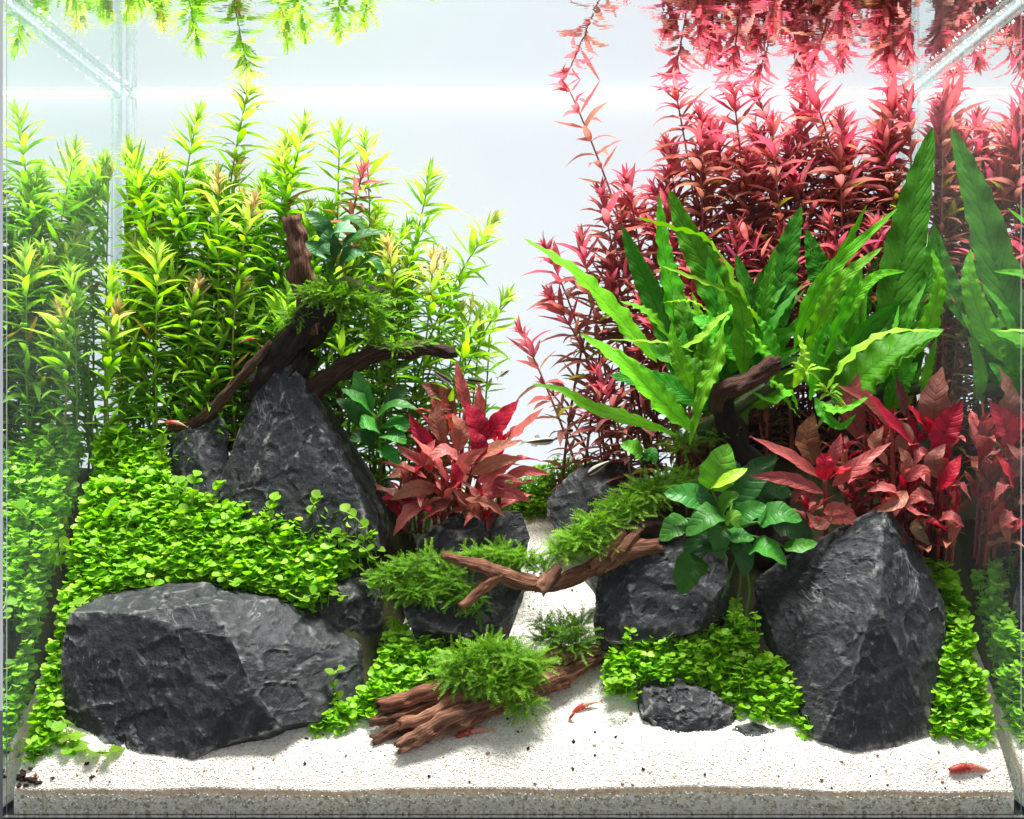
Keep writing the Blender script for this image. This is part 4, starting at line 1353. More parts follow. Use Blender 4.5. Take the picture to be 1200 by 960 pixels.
crimson(492, 540, .132, 624, 'low crimson plant half hidden under the bushy salmon one', 706, 0.042)
crimson(575, 545, .134, 624, 'low crimson plant under the bushy one on the side of the white gap', 707, 0.042)
crimson(532, 515, .140, 624, 'crimson plant standing behind the middle of the bushy salmon one', 708, 0.044)
crimson(520, 575, .118, 624, 'low salmon plant at the foot of the bushy crimson one above the rounded rock', 709, 0.036)
crimson(565, 585, .120, 624, 'low reddish plant beside the rounded grey rock', 710, 0.034)
right_sets = [
    (P(966, 640, .100), (968, 640), 'crimson plant with spreading pink leaves in front of the dark stump', [
        [(962, 560, .086), (925, 535, .078), (880, 512, .078)], 18, PK, [(965, 578, .084), (925, 562, .074), (877, 557, .072)], 17, PK,
        [(968, 552, .086), (978, 530, .082), (986, 508, .084)], 16, PK, [(968, 562, .080), (966, 545, .074), (971, 530, .076)], 26, CR,
        [(975, 570, .082), (1005, 545, .074), (1044, 519, .076)], 18, PK, [(972, 562, .082), (985, 552, .076), (1000, 545, .076)], 14, CR,
        [(955, 545, .096), (946, 515, .096), (954, 484, .098)], 30, (0.28, .11, .05), [(965, 600, .082), (980, 596, .076), (1000, 598, .076)], 16, PK,
        [(960, 590, .086), (940, 575, .084), (925, 590, .084)], 12, DK, [(970, 610, .086), (990, 606, .080), (1010, 616, .078)], 18, PK,
        [(975, 605, .082), (960, 615, .076), (945, 600, .078)], 14, BR]),
    (P(1050, 640, .100), (1050, 640), 'crimson plant with long curling leaves at the middle of the red clump', [
        [(1084, 532, .090), (1045, 495, .084), (1012, 455, .086)], 18, CR, [(1045, 502, .096), (1020, 470, .094), (982, 452, .096)], 15, PK,
        [(1008, 516, .104), (998, 478, .104), (1006, 438, .106)], 30, DK, [(1062, 490, .104), (1056, 465, .104), (1050, 440, .106)], 18, DK,
        [(1062, 590, .080), (1040, 572, .072), (1016, 576, .072)], 18, PK, [(1060, 565, .082), (1080, 552, .076), (1090, 570, .074)], 16, PK,
        [(1040, 545, .090), (1025, 520, .086), (1035, 500, .088)], 18, BR, [(1030, 555, .088), (1015, 545, .082), (995, 560, .082)], 16, DK,
        [(1050, 530, .092), (1060, 508, .088), (1040, 488, .090)], 20, (0.42, .2, .12), [(1062, 575, .078), (1050, 590, .070), (1028, 600, .070)], 18, BR,
        [(1058, 585, .076), (1070, 600, .070), (1090, 605, .070)], 16, PK, [(1060, 560, .084), (1062, 540, .080), (1052, 522, .082)], 16, BR,
        [(1040, 590, .084), (1020, 610, .078), (1012, 630, .078)], 16, BR]),
    (P(1098, 640, .095), (1098, 640), 'crimson plant with a tall speckled leaf against the side glass', [
        [(1094, 500, .092), (1096, 468, .088), (1104, 430, .090)], 36, (0.34, .12, .10), [(1096, 528, .086), (1110, 500, .080), (1128, 470, .080)], 32, CR,
        [(1088, 512, .092), (1078, 492, .088), (1064, 474, .090)], 16, CR, [(1100, 574, .080), (1114, 555, .074), (1126, 533, .076)], 20, CR,
        [(1108, 572, .078), (1124, 568, .070), (1138, 586, .068)], 16, PK, [(1100, 560, .082), (1095, 540, .078), (1108, 520, .080)], 22, (0.30, .10, .08),
        [(1095, 590, .080), (1080, 580, .074), (1062, 592, .074)], 18, PK, [(1105, 600, .080), (1118, 615, .074), (1112, 640, .074)], 16, BR,
        [(1090, 610, .082), (1075, 620, .076), (1090, 640, .076)], 18, (0.3, .2, .1), [(1100, 610, .078), (1115, 605, .070), (1130, 618, .068)], 14, PK,
        [(1092, 545, .088), (1080, 530, .084), (1072, 545, .082)], 16, PK]),
]
for s, (r0, _, lab, ls) in enumerate(right_sets):
    e = empty('crimson_plant', r0, lab, 'aquatic plant', GA)
    for k in range(0, len(ls), 3):
        rr = random.Random(k + 100 * s)
        blade(e, r0, ls[k], ls[k + 1], M['red_leaf'], jit(ls[k + 2], rr, .12), prof_lance, rr.uniform(20, 55), rr.uniform(-20, 20), rr.uniform(-25, 25), .07, .25, 16, 7, k + 100 * s, freq=3)
    for (tx, ty) in {0: [(967, 560)], 1: [(1060, 560), (1045, 500)], 2: [(1096, 500), (1104, 560)]}[s]:
        V, F, U = tube(spline([P(_[0], 655, .100), P((_[0] + tx) / 2, (ty + 640) / 2, .092), P(tx, ty, .086)], 10), [0.0016] * 10, 6)
        o = mesh_obj('stem', rel(V, r0), F, M['stem'], e, uvs=U)
        o.color = (0.28, 0.04, 0.04, 1)
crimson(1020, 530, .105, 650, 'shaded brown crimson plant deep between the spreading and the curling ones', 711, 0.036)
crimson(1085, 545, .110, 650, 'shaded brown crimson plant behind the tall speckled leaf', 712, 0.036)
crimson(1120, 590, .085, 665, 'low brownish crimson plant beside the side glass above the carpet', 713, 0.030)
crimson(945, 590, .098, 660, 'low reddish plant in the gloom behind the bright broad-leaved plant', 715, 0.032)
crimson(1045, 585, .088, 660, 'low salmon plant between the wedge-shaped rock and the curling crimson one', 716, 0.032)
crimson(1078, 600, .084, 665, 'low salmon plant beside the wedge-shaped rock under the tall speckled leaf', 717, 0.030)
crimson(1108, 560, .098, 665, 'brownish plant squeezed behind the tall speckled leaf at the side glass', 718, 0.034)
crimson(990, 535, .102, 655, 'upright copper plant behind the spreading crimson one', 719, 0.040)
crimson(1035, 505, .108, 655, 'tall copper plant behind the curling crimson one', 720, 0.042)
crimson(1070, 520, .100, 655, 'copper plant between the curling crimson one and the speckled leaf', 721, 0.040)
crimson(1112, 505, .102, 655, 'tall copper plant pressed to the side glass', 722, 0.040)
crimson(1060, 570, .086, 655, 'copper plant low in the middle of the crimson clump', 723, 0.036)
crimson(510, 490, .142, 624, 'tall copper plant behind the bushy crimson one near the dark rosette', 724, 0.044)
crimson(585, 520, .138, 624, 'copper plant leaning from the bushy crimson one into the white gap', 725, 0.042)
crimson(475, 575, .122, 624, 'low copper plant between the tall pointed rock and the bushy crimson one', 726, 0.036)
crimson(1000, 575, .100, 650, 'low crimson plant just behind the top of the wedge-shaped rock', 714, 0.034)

# ------------------------------------------------------------------ broad green leaves on petioles
def broad(name, label, crown, leaves, extra_roots=(), grp='broad green rosette plants', dark=1.0):
    r0 = P(*crown)
    e = empty(name, r0, label, 'aquatic plant', grp)
    for k, (pts, w, col, th) in enumerate(leaves):
        rr = random.Random(int(pts[0][0] * 7 + pts[0][1]))
        blade(e, r0, pts, w, M['broad_leaf'], jit(tuple(c * dark for c in col), rr, .10), prof_ovate, th, rr.uniform(-12, 12), rr.uniform(-12, 12), .035, .20, 16, 7, int(pts[0][0]), freq=2.2)
        a = P(*pts[0])
        mid = r0.lerp(a, .55) + Vector((0, -.003, .002))
        V, F, U = tube(spline([r0, mid, a], 8), [0.0014, .0013, .0012, .0011, .0010, .0010, .0009, .0008], 6)
        o = mesh_obj('petiole', rel(V, r0), F, M['stem'], e, uvs=U)
        o.color = (0.07, 0.20, 0.02, 1)
    for pts in extra_roots:
        V, F, U = tube(spline([P(*p) for p in pts], 14), [0.0008] * 14, 5)
        o = mesh_obj('root', rel(V, r0), F, M['stem'], e, uvs=U)
        o.color = (0.07, 0.16, 0.02, 1)
    return e


AG, AL, AD = (0.050, 0.22, 0.030), (0.14, 0.42, 0.03), (0.030, 0.12, 0.026)
broad('broad_leaf_plant', 'bright broad-leaved green plant on the blocky black rock', (850, 625, .076), [
    ([(834, 575, .066), (842, 550, .062), (853, 520, .064)], 42, AL, 30),
    ([(833, 572, .062), (852, 562, .055), (876, 549, .056)], 20, (0.30, .55, .03), 60),
    ([(858, 590, .082), (880, 562, .080), (910, 532, .084)], 40, AD, 30),
    ([(832, 598, .066), (810, 582, .060), (778, 578, .062)], 34, AG, 45),
    ([(846, 600, .060), (828, 606, .052), (804, 628, .052)], 34, AG, 50),
    ([(806, 612, .066), (792, 612, .062), (770, 618, .064)], 0.1, AG, 45),
    ([(804, 608, .066), (790, 618, .060), (774, 634, .060)], 30, AG, 45),
    ([(852, 640, .066), (835, 642, .058), (810, 648, .058)], 28, AD, 50),
    ([(822, 655, .064), (808, 668, .058), (798, 697, .058)], 38, (0.04, .17, .02), 30),
    ([(888, 612, .068), (912, 602, .060), (940, 610, .060)], 34, AG, 45),
    ([(878, 644, .062), (898, 642, .054), (922, 662, .054)], 34, (0.06, .27, .03), 45),
    ([(905, 610, .084), (930, 618, .080), (952, 640, .080)], 36, AD, 35),
    ([(850, 612, .064), (860, 606, .058), (868, 618, .058)], 20, (0.16, .42, .03), 40),
    ([(862, 585, .088), (858, 560, .086), (862, 540, .090)], 34, AD, 20),
    ([(918, 640, .078), (938, 640, .072), (958, 636, .074)], 20, (0.08, .3, .03), 40),
    ([(880, 585, .090), (905, 575, .088), (930, 580, .090)], 30, AD, 40),
    ([(840, 625, .070), (825, 628, .064), (800, 650, .066)], 26, AD, 40),
    ([(852, 622, .066), (864, 628, .058), (884, 632, .058)], 26, AG, 45), ([(848, 618, .064), (842, 632, .056), (846, 656, .056)], 28, AG, 40),
    ([(856, 612, .070), (876, 600, .064), (898, 592, .066)], 28, AG, 45), ([(842, 610, .066), (826, 590, .062), (818, 566, .064)], 26, AD, 35),
    ([(862, 635, .066), (872, 650, .060), (872, 676, .060)], 26, AD, 35), ([(845, 600, .060), (852, 585, .054), (866, 578, .055)], 22, (0.10, .34, .03), 50),
], [[(864, 650, .068), (868, 680, .060), (862, 712, .058)], [(872, 650, .068), (878, 690, .060), (874, 722, .058)], [(866, 645, .07), (850, 690, .06), (846, 700, .06)]])
broad('broad_leaf_plant', 'dark green rosette plant nestled between the tall pointed rock and the crimson plant', (440, 515, .128), [
    ([(432, 486, .122), (424, 458, .118), (416, 434, .120)], 22, AG, 30), ([(436, 484, .120), (422, 468, .112), (400, 456, .112)], 20, AG, 50),
    ([(440, 490, .118), (462, 474, .110), (490, 480, .110)], 20, AG, 50), ([(450, 498, .116), (468, 496, .108), (476, 506, .106)], 24, AG, 50),
    ([(445, 505, .114), (430, 496, .106), (422, 500, .106)], 26, (0.07, .28, .04), 45), ([(448, 510, .112), (462, 510, .104), (476, 520, .104)], 26, AG, 45),
    ([(425, 500, .120), (410, 478, .114), (394, 468, .114)], 18, AD, 45), ([(440, 520, .114), (424, 512, .108), (410, 516, .108)], 22, AD, 40),
    ([(452, 480, .126), (466, 462, .124), (478, 456, .126)], 20, AD, 35), ([(446, 525, .110), (455, 530, .104), (470, 545, .104)], 20, AG, 40)])
broad('broad_leaf_plant', 'small dark leaved plant perched on the mossy top of the slanting driftwood', (385, 330, 0.133), [
    ([(386, 285, 0.129), (376, 262, 0.125), (356, 248, 0.125)], 21, AD, 45), ([(388, 282, 0.127), (398, 268, 0.121), (418, 272, 0.121)], 29, (0.10, .26, .12), 60),
    ([(400, 290, 0.129), (420, 276, 0.125), (452, 272, 0.127)], 20, AD, 45), ([(392, 300, 0.125), (386, 286, 0.119), (384, 268, 0.121)], 27, AD, 25),
    ([(398, 310, 0.125), (410, 298, 0.119), (428, 296, 0.121)], 24, AD, 40), ([(378, 300, 0.127), (368, 290, 0.123), (358, 284, 0.123)], 18, AD, 40),
    ([(400, 262, 0.133), (412, 256, 0.131), (428, 270, 0.131)], 20, AD, 45), ([(420, 312, 0.127), (436, 304, 0.123), (450, 322, 0.123)], 16, AD, 50),
    ([(384, 306, 0.123), (380, 296, 0.117), (386, 284, 0.117)], 18, (0.14, .30, .15), 45)], dark=1.25)
broad('broad_leaf_plant', 'single bright green leaf plant beside the smooth dark rock', (752, 545, .150), [
    ([(752, 535, .146), (742, 525, .142), (727, 522, .142)], 22, AL, 45), ([(756, 540, .146), (764, 530, .142), (768, 545, .140)], 14, AG, 45)])

# ------------------------------------------------------------------ moss
def frond_template(seed):
    r = random.Random(seed)
    V, F = [], []
    n = 13
    cx = lambda t: 0.10 * math.sin(t * 2.2 + seed) * t
    cz = lambda t: -0.18 * t * t + 0.03 * math.sin(t * 7 + seed)
    for i in range(n):
        t = i / (n - 1)
        w = 0.016 * (1 - 0.7 * t)
        V += [(cx(t) - w, t, cz(t)), (cx(t) + w, t, cz(t))]
    for i in range(n - 1):
        a = 2 * i
        F += [(a, a + 1, a + 3), (a, a + 3, a + 2)]
    tt = [0.0] * 0
    for i in range(1, n):
        t = i / (n - 1)
        for s in (-1, 1):
            l = (0.24 - 0.15 * t) * r.uniform(0.7, 1.2)
            an = R(r.uniform(30, 58))
            b = np.array((cx(t), t, cz(t)))
            d = np.array((s * math.sin(an), math.cos(an), r.uniform(-.35, .25)))
            p = np.array((math.cos(an), -s * math.sin(an), 0)) * 0.026
            q = b + d * l * 0.45
            o = len(V)
            V += [tuple(b), tuple(q + p), tuple(b + d * l), tuple(q - p)]
            F += [(o, o + 1, o + 2), (o, o + 2, o + 3)]
    V = np.array(V)
    return V, np.array(F), np.clip(V[:, 1], 0, 1)


FR = [frond_template(k) for k in range(5)]


def moss(label, blobs, seed, L=0.017, up=0.35, dens=1.0, bright=0.0, drop=0.0):
    """blobs: (px, py, Y, rx px, ry px, ry depth m, count)"""
    r = random.Random(seed)
    c0 = P(*blobs[0][:3])
    items = []
    for (px, py, Y, rx, ry, rd, cnt) in blobs:
        c = P(px, py, Y)
        sx, sz = rx * 1.12 * mpp(Y), ry * 0.72 * mpp(Y)
        for k in range(int(cnt * 1.25)):
            v = Vector((r.gauss(0, 1), r.gauss(-.2, 1), r.gauss(.2, 1))).normalized()
            rad = r.uniform(0.25, 0.9) ** 0.7
            pos = c + Vector((v.x * sx, v.y * rd, v.z * sz)) * rad * 0.8
            d = (Vector((v.x * .8, v.y * 0.6 - .25, v.z * .35 + up * .6 - drop * (1 if v.z < 0 else 0))) + Vector((r.gauss(0, .75), r.gauss(0, .5), r.gauss(0, .42)))).normalized()
            n = Vector((r.gauss(0, .5), -.6 + r.gauss(0, .4), .9)).normalized()
            n = (n - d * n.dot(d)).normalized()
            x = d.cross(n)
            l = L * 0.80 * r.uniform(0.5, 1.35)
            m = np.array([[x.x, d.x, n.x], [x.y, d.y, n.y], [x.z, d.z, n.z]]) * l
            tv, tf, tt = FR[r.randrange(5)]
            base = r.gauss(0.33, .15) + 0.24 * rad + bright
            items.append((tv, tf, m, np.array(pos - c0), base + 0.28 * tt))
    o = scatter('moss', items, M['moss'])
    o.location = c0
    return tag(o, label, 'moss', 'moss tufts on wood and rock')


D = -.013
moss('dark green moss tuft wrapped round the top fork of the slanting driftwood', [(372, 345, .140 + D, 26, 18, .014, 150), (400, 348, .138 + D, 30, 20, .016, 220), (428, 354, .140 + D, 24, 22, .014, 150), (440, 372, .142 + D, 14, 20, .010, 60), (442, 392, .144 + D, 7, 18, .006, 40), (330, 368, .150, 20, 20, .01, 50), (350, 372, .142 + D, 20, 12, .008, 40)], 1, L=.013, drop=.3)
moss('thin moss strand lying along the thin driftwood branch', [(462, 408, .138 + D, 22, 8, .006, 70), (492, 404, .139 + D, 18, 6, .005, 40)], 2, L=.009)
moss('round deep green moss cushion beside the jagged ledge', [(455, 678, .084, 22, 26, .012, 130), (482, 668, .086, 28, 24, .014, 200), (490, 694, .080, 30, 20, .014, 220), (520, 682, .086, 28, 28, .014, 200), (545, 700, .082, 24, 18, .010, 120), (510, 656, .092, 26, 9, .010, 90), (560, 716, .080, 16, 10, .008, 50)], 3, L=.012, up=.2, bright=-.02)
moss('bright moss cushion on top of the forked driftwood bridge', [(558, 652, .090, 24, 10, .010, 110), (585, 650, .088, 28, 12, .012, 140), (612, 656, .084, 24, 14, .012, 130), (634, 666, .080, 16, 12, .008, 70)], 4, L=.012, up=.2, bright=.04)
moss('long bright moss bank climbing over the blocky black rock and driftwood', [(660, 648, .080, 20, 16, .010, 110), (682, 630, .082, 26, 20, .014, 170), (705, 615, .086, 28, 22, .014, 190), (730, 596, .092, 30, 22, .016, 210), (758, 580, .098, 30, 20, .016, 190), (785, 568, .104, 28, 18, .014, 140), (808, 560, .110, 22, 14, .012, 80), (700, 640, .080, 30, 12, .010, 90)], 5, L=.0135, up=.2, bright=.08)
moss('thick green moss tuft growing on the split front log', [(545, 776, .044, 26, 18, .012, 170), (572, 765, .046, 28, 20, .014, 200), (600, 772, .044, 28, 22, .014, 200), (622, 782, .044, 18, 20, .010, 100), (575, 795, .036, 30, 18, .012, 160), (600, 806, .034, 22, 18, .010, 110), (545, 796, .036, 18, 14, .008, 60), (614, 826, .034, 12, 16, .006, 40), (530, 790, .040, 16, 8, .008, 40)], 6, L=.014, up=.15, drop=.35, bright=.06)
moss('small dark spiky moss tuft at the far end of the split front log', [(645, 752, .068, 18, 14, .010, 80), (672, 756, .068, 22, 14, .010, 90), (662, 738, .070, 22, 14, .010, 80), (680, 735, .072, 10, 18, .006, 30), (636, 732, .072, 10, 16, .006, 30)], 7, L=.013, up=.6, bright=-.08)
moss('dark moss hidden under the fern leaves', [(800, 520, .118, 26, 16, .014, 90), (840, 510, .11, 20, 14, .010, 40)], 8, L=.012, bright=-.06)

# ------------------------------------------------------------------ low carpet plants
def disc_template(k):
    n = 9
    V = [(0, 0.02, -0.0)]
    for i in range(n):
        a = -math.pi / 2 + 2 * math.pi * i / n
        rx = 0.48
        x, y = rx * math.cos(a), 0.5 + 0.5 * math.sin(a)
        z = 0.55 * x * x + (-0.18, 0.10, -0.30)[k] * y * y
        V.append((x, y, z))
    V.append((0, 0.55, (-0.18, 0.10, -0.30)[k] * .3))
    q = len(V) - 1
    F = [(q, 1 + i, 1 + (i + 1) % n) for i in range(n)]
    return np.array(V), np.array(F)


DISC = [disc_template(k) for k in range(3)]
STK_V = np.array([(-.5, 0, 0), (.5, 0, 0), (0, 0, .8), (-.4, 1, 0), (.4, 1, 0), (0, 1, .6)])
STK_F = np.array([(0, 1, 4), (0, 4, 3), (1, 2, 5), (1, 5, 4), (2, 0, 3), (2, 3, 5)])


def basis(d, n):
    d = d.normalized()
    n = (n - d * n.dot(d)).normalized()
    x = d.cross(n)
    return np.array([[x.x, d.x, n.x], [x.y, d.y, n.y], [x.z, d.z, n.z]])


def sprig_items(items, base, top, r, ls, pairs=3, bright=0.0, org=None):
    """a thin stem with opposite round leaves"""
    d = top - base
    L = d.length
    org = org or Vector((0, 0, 0))
    items.append((STK_V, STK_F, basis(d, Vector((0.1, -1, 0.1))) @ np.diag([0.0007, L, 0.0007]), np.array(base - org), 0.45 + r.random() * .2))
    ph = r.uniform(0, 3.14)
    for j in range(pairs):
        t = 1 - j * 0.30 - (0 if j else 0)
        if t < 0.1:
            break
        p = base.lerp(top, t)
        ph += 1.57
        for s in (0, math.pi):
            az = ph + s + r.uniform(-.3, .3)
            rv = Vector((math.cos(az), math.sin(az), 0.28 + r.uniform(-.25, .35)))
            n = Vector((r.gauss(0, .45), r.gauss(-.40, .45), 1))
            l = ls * r.uniform(.55, 1.25) * (0.8 if j == 0 else 1)
            tv, tf = DISC[r.randrange(3)]
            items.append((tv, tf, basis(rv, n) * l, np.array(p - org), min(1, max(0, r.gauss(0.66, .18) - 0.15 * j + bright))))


def in_poly(x, y, poly):
    c = False
    j = len(poly) - 1
    for i in range(len(poly)):
        xi, yi = poly[i]
        xj, yj = poly[j]
        if (yi > y) != (yj > y) and x < (xj - xi) * (y - yi) / (yj - yi) + xi:
            c = not c
        j = i
    return c


def carpet(label, poly, yf, n, seed, ls, h, bright=0.0, back=0.0):
    r = random.Random(seed)
    x0, x1 = min(p[0] for p in poly), max(p[0] for p in poly)
    y0, y1 = min(p[1] for p in poly), max(p[1] for p in poly)
    items, got, tries = [], 0, 0
    while got < n and tries < n * 20:
        tries += 1
        px, py = r.uniform(x0, x1), r.uniform(y0, y1)
        if not in_poly(px, py, poly):
            continue
        Y = yf(px, py) + r.uniform(-.005, .007)
        top = P(px, py, Y) + Vector((0, 0, r.gauss(0, .0036) - .003 * max(0, noise.noise(Vector((px * .03, py * .05, seed))) * 2)))
        if not (XL + TH + .004 < top.x < XR - TH - .004) or Y < 0.011:
            continue
        base = top + Vector((r.gauss(0, .003), r.gauss(0.002, .003), -h * r.uniform(.6, 1.3)))
        base.x = min(max(base.x, XL + TH + .003), XR - TH - .003)
        sprig_items(items, base, top, r, ls * (1 - 0.9 * Y) if False else ls, 3 if r.random() < .7 else 2, bright)
        got += 1
    o = scatter('carpet_plant', items, M['carpet'], smooth=True)
    return tag(o, label, 'carpet plant', 'carpet plants', 'stuff')


yl = lambda px, py: float(np.interp(py, [525, 610, 690, 790, 880], [.148, .110, .080, .050, .022]))
carpet('bright lime carpet plants spilling over the slope behind the wide front boulder',
       [(0, 505), (70, 500), (110, 495), (150, 505), (192, 520), (200, 580), (245, 588), (300, 598), (350, 592), (420, 600), (440, 625), (410, 645), (395, 672), (370, 690), (345, 696), (330, 688), (290, 684), (240, 672),
        (215, 668), (150, 690), (95, 702), (70, 740), (66, 860), (50, 880), (20, 885), (0, 885)], yl, 3300, 1, 0.0060, 0.018)
yc = lambda px, py: float(np.interp(py, [735, 800, 860], [.088, .056, .036]))
carpet('carpet plants between the wide front boulder and the split log',
       [(455, 738), (480, 742), (540, 752), (545, 775), (525, 790), (470, 808), (440, 830), (400, 850), (362, 856), (370, 832), (410, 822), (438, 800), (444, 765)], yc, 620, 2, 0.0054, 0.011, 0.02)
yr = lambda px, py: float(np.interp(py, [715, 780, 860], [.084, .060, .036]))
carpet('dense carpet plants in front of the blocky black rock beside the wedge-shaped one',
       [(712, 775), (735, 742), (790, 730), (850, 725), (862, 708), (880, 735), (895, 760), (918, 780), (942, 812), (948, 858), (925, 846), (885, 832), (872, 826), (838, 800), (795, 790), (740, 798), (705, 792)], yr, 900, 3, 0.0052, 0.011, -.03)
yrr = lambda px, py: float(np.interp(py, [675, 760, 860], [.092, .062, .034]))
carpet('narrow strip of carpet plants squeezed between wedge-shaped rock and side glass',
       [(1095, 672), (1132, 672), (1150, 700), (1165, 760), (1180, 850), (1150, 862), (1095, 858), (1098, 810), (1112, 745), (1110, 700)], yrr, 330, 4, 0.0060, 0.012, -.04)
yk = lambda px, py: float(np.interp(py, [535, 600], [.222, .200]))
carpet('far patch of fine carpet plants at the end of the sand path',
       [(580, 560), (620, 556), (660, 538), (690, 540), (660, 585), (630, 600), (590, 592)], yk, 330, 5, 0.0042, 0.012, .02)
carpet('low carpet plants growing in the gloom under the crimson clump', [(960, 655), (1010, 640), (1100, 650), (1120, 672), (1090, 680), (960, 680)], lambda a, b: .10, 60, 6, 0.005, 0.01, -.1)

# clearly separate sprigs: a plant each, leaves as parts
tv, tf = DISC[0]
ROUND = []
for k in range(3):
    o = mesh_obj('round_leaf', DISC[k][0].tolist(), [tuple(int(i) for i in f) for f in DISC[k][1]], M['stem_leaf'], uvs=[(v[0] + .5, v[1]) for v in DISC[k][0]])
    ROUND.append(o.data)
    bpy.data.objects.remove(o)


def sprig(label, pts, ls, seed, step=0.008, grp='separate round-leaved sprigs', col=(0.25, 0.50, 0.03)):
    r = random.Random(seed)
    W = [P(*p) for p in pts]
    c = spline(W, 16)
    e = empty('round_leaf_sprig', W[0], label, 'aquatic plant', grp)
    V, F, U = tube(c, [0.0006] * 16, 5)
    o = mesh_obj('stem', rel(V, W[0]), F, M['stem'], e, uvs=U)
    o.color = (0.22, 0.38, 0.04, 1)
    acc, ph = step * .5, r.uniform(0, 3)
    for a, b in zip(c, c[1:]):
        acc += (b - a).length
        if acc >= step or b is c[-1]:
            acc = 0
            ph += 1.57 + r.uniform(-.3, .3)
            T = (b - a).normalized()
            up = Vector((0, -.3, 1))
            for s in (-1, 1):
                side = T.cross(up).normalized() * s
                d = (side * 1.0 + T * 0.5 + Vector((r.gauss(0, .3), r.gauss(-.1, .3), .3 + r.gauss(0, .2)))).normalized()
                put_leaf(ROUND[r.randrange(3)], e, b - W[0], d, Vector((r.gauss(0, .25), -.45 + r.gauss(0, .25), .9)), ls * r.uniform(.8, 1.2), jit(col, r, .2))
    return e


sprig('creeping round-leaved sprig running out onto the front sand corner', [(62, 872, .030), (85, 868, .028), (105, 880, .024), (128, 882, .020)], 0.0085, 1)
sprig('round-leaved sprig leaning over the sand beside the boulder foot', [(60, 850, .034), (72, 840, .030), (80, 862, .026), (84, 876, .022)], 0.0085, 2)
sprig('trailing sprig hanging over the jagged ledge', [(385, 640, .100), (405, 652, .096), (425, 668, .090), (440, 685, .084)], 0.0062, 3)
sprig('upright sprig in front of the tall pointed rock', [(425, 640, .098), (428, 622, .094), (415, 606, .092), (405, 600, .092)], 0.0066, 4)
sprig('sprig with long bare runner over the flat boulder top', [(300, 688, .082), (330, 692, .076), (352, 702, .072), (368, 696, .072)], 0.0055, 5, .012)
sprig('tall thin sprig rising from the carpet beside the moss cushion', [(452, 765, .080), (456, 748, .079), (459, 738, .079), (460, 728, .079)], 0.0058, 6, .010)
sprig('sprig creeping up the wide boulder edge', [(400, 830, .048), (392, 805, .046), (386, 792, .045), (398, 785, .046)], 0.0055, 7)
sprig('upright sprig in front of the small leaning rock', [(210, 600, .120), (206, 582, .118), (208, 566, .118)], 0.0070, 8)
sprig('taller sprig standing out before the small leaning rock', [(222, 606, .112), (226, 586, .110), (228, 566, .110), (230, 558, .110)], 0.0070, 9)
sprig('upright sprig under the pink tipped front stem', [(190, 545, .135), (190, 525, .134), (192, 508, .134)], 0.0068, 10)
sprig('upright sprig at the back edge of the lime carpet', [(142, 545, .140), (140, 528, .138), (138, 505, .138)], 0.0068, 11)
sprig('sprig of dark round leaves on the front edge of the dense carpet', [(745, 800, .048), (732, 796, .044), (718, 800, .042)], 0.0050, 12)
sprig('sprig at the tail of the dense carpet by the wedge rock', [(935, 838, .040), (942, 850, .036), (945, 862, .032)], 0.0056, 13)
sprig('upright sprig in front of the hanging roots', [(862, 735, .066), (860, 718, .065), (862, 706, .065)], 0.0052, 14)
for k, (pts, lab) in enumerate([
        ([(340, 660, .090), (362, 672, .084), (384, 690, .078), (400, 700, .076)], 'runner sprig trailing from the lime carpet down the jagged ledge'),
        ([(380, 625, .098), (402, 630, .093), (425, 642, .088), (438, 655, .085)], 'runner sprig reaching across the foot of the tall pointed rock'),
        ([(250, 668, .088), (262, 678, .080), (278, 684, .074)], 'short runner lying on the middle of the flat boulder top'),
        ([(120, 690, .086), (108, 698, .074), (96, 708, .064), (90, 722, .056)], 'runner drooping over the glass-side corner of the boulder'),
        ([(310, 612, .100), (318, 600, .098), (322, 586, .098)], 'upright sprig at the middle of the tall pointed rock foot'),
        ([(360, 608, .100), (366, 596, .098), (372, 584, .098)], 'upright sprig under the pale ridge of the tall pointed rock')]):
    sprig(lab, pts, 0.0062, 140 + k, .007)
for k in range(12):
    r = random.Random(k + 50)
    px, py = r.uniform(40, 400), r.uniform(560, 660)
    Y = yl(px, py) - .004
    sprig('sprig standing a little above the lime carpet', [(px, py + 14, Y), (px + r.uniform(-5, 5), py, Y), (px + r.uniform(-10, 10), py - 14, Y)], 0.0068, 80 + k, grp='alike sprigs over the lime carpet')


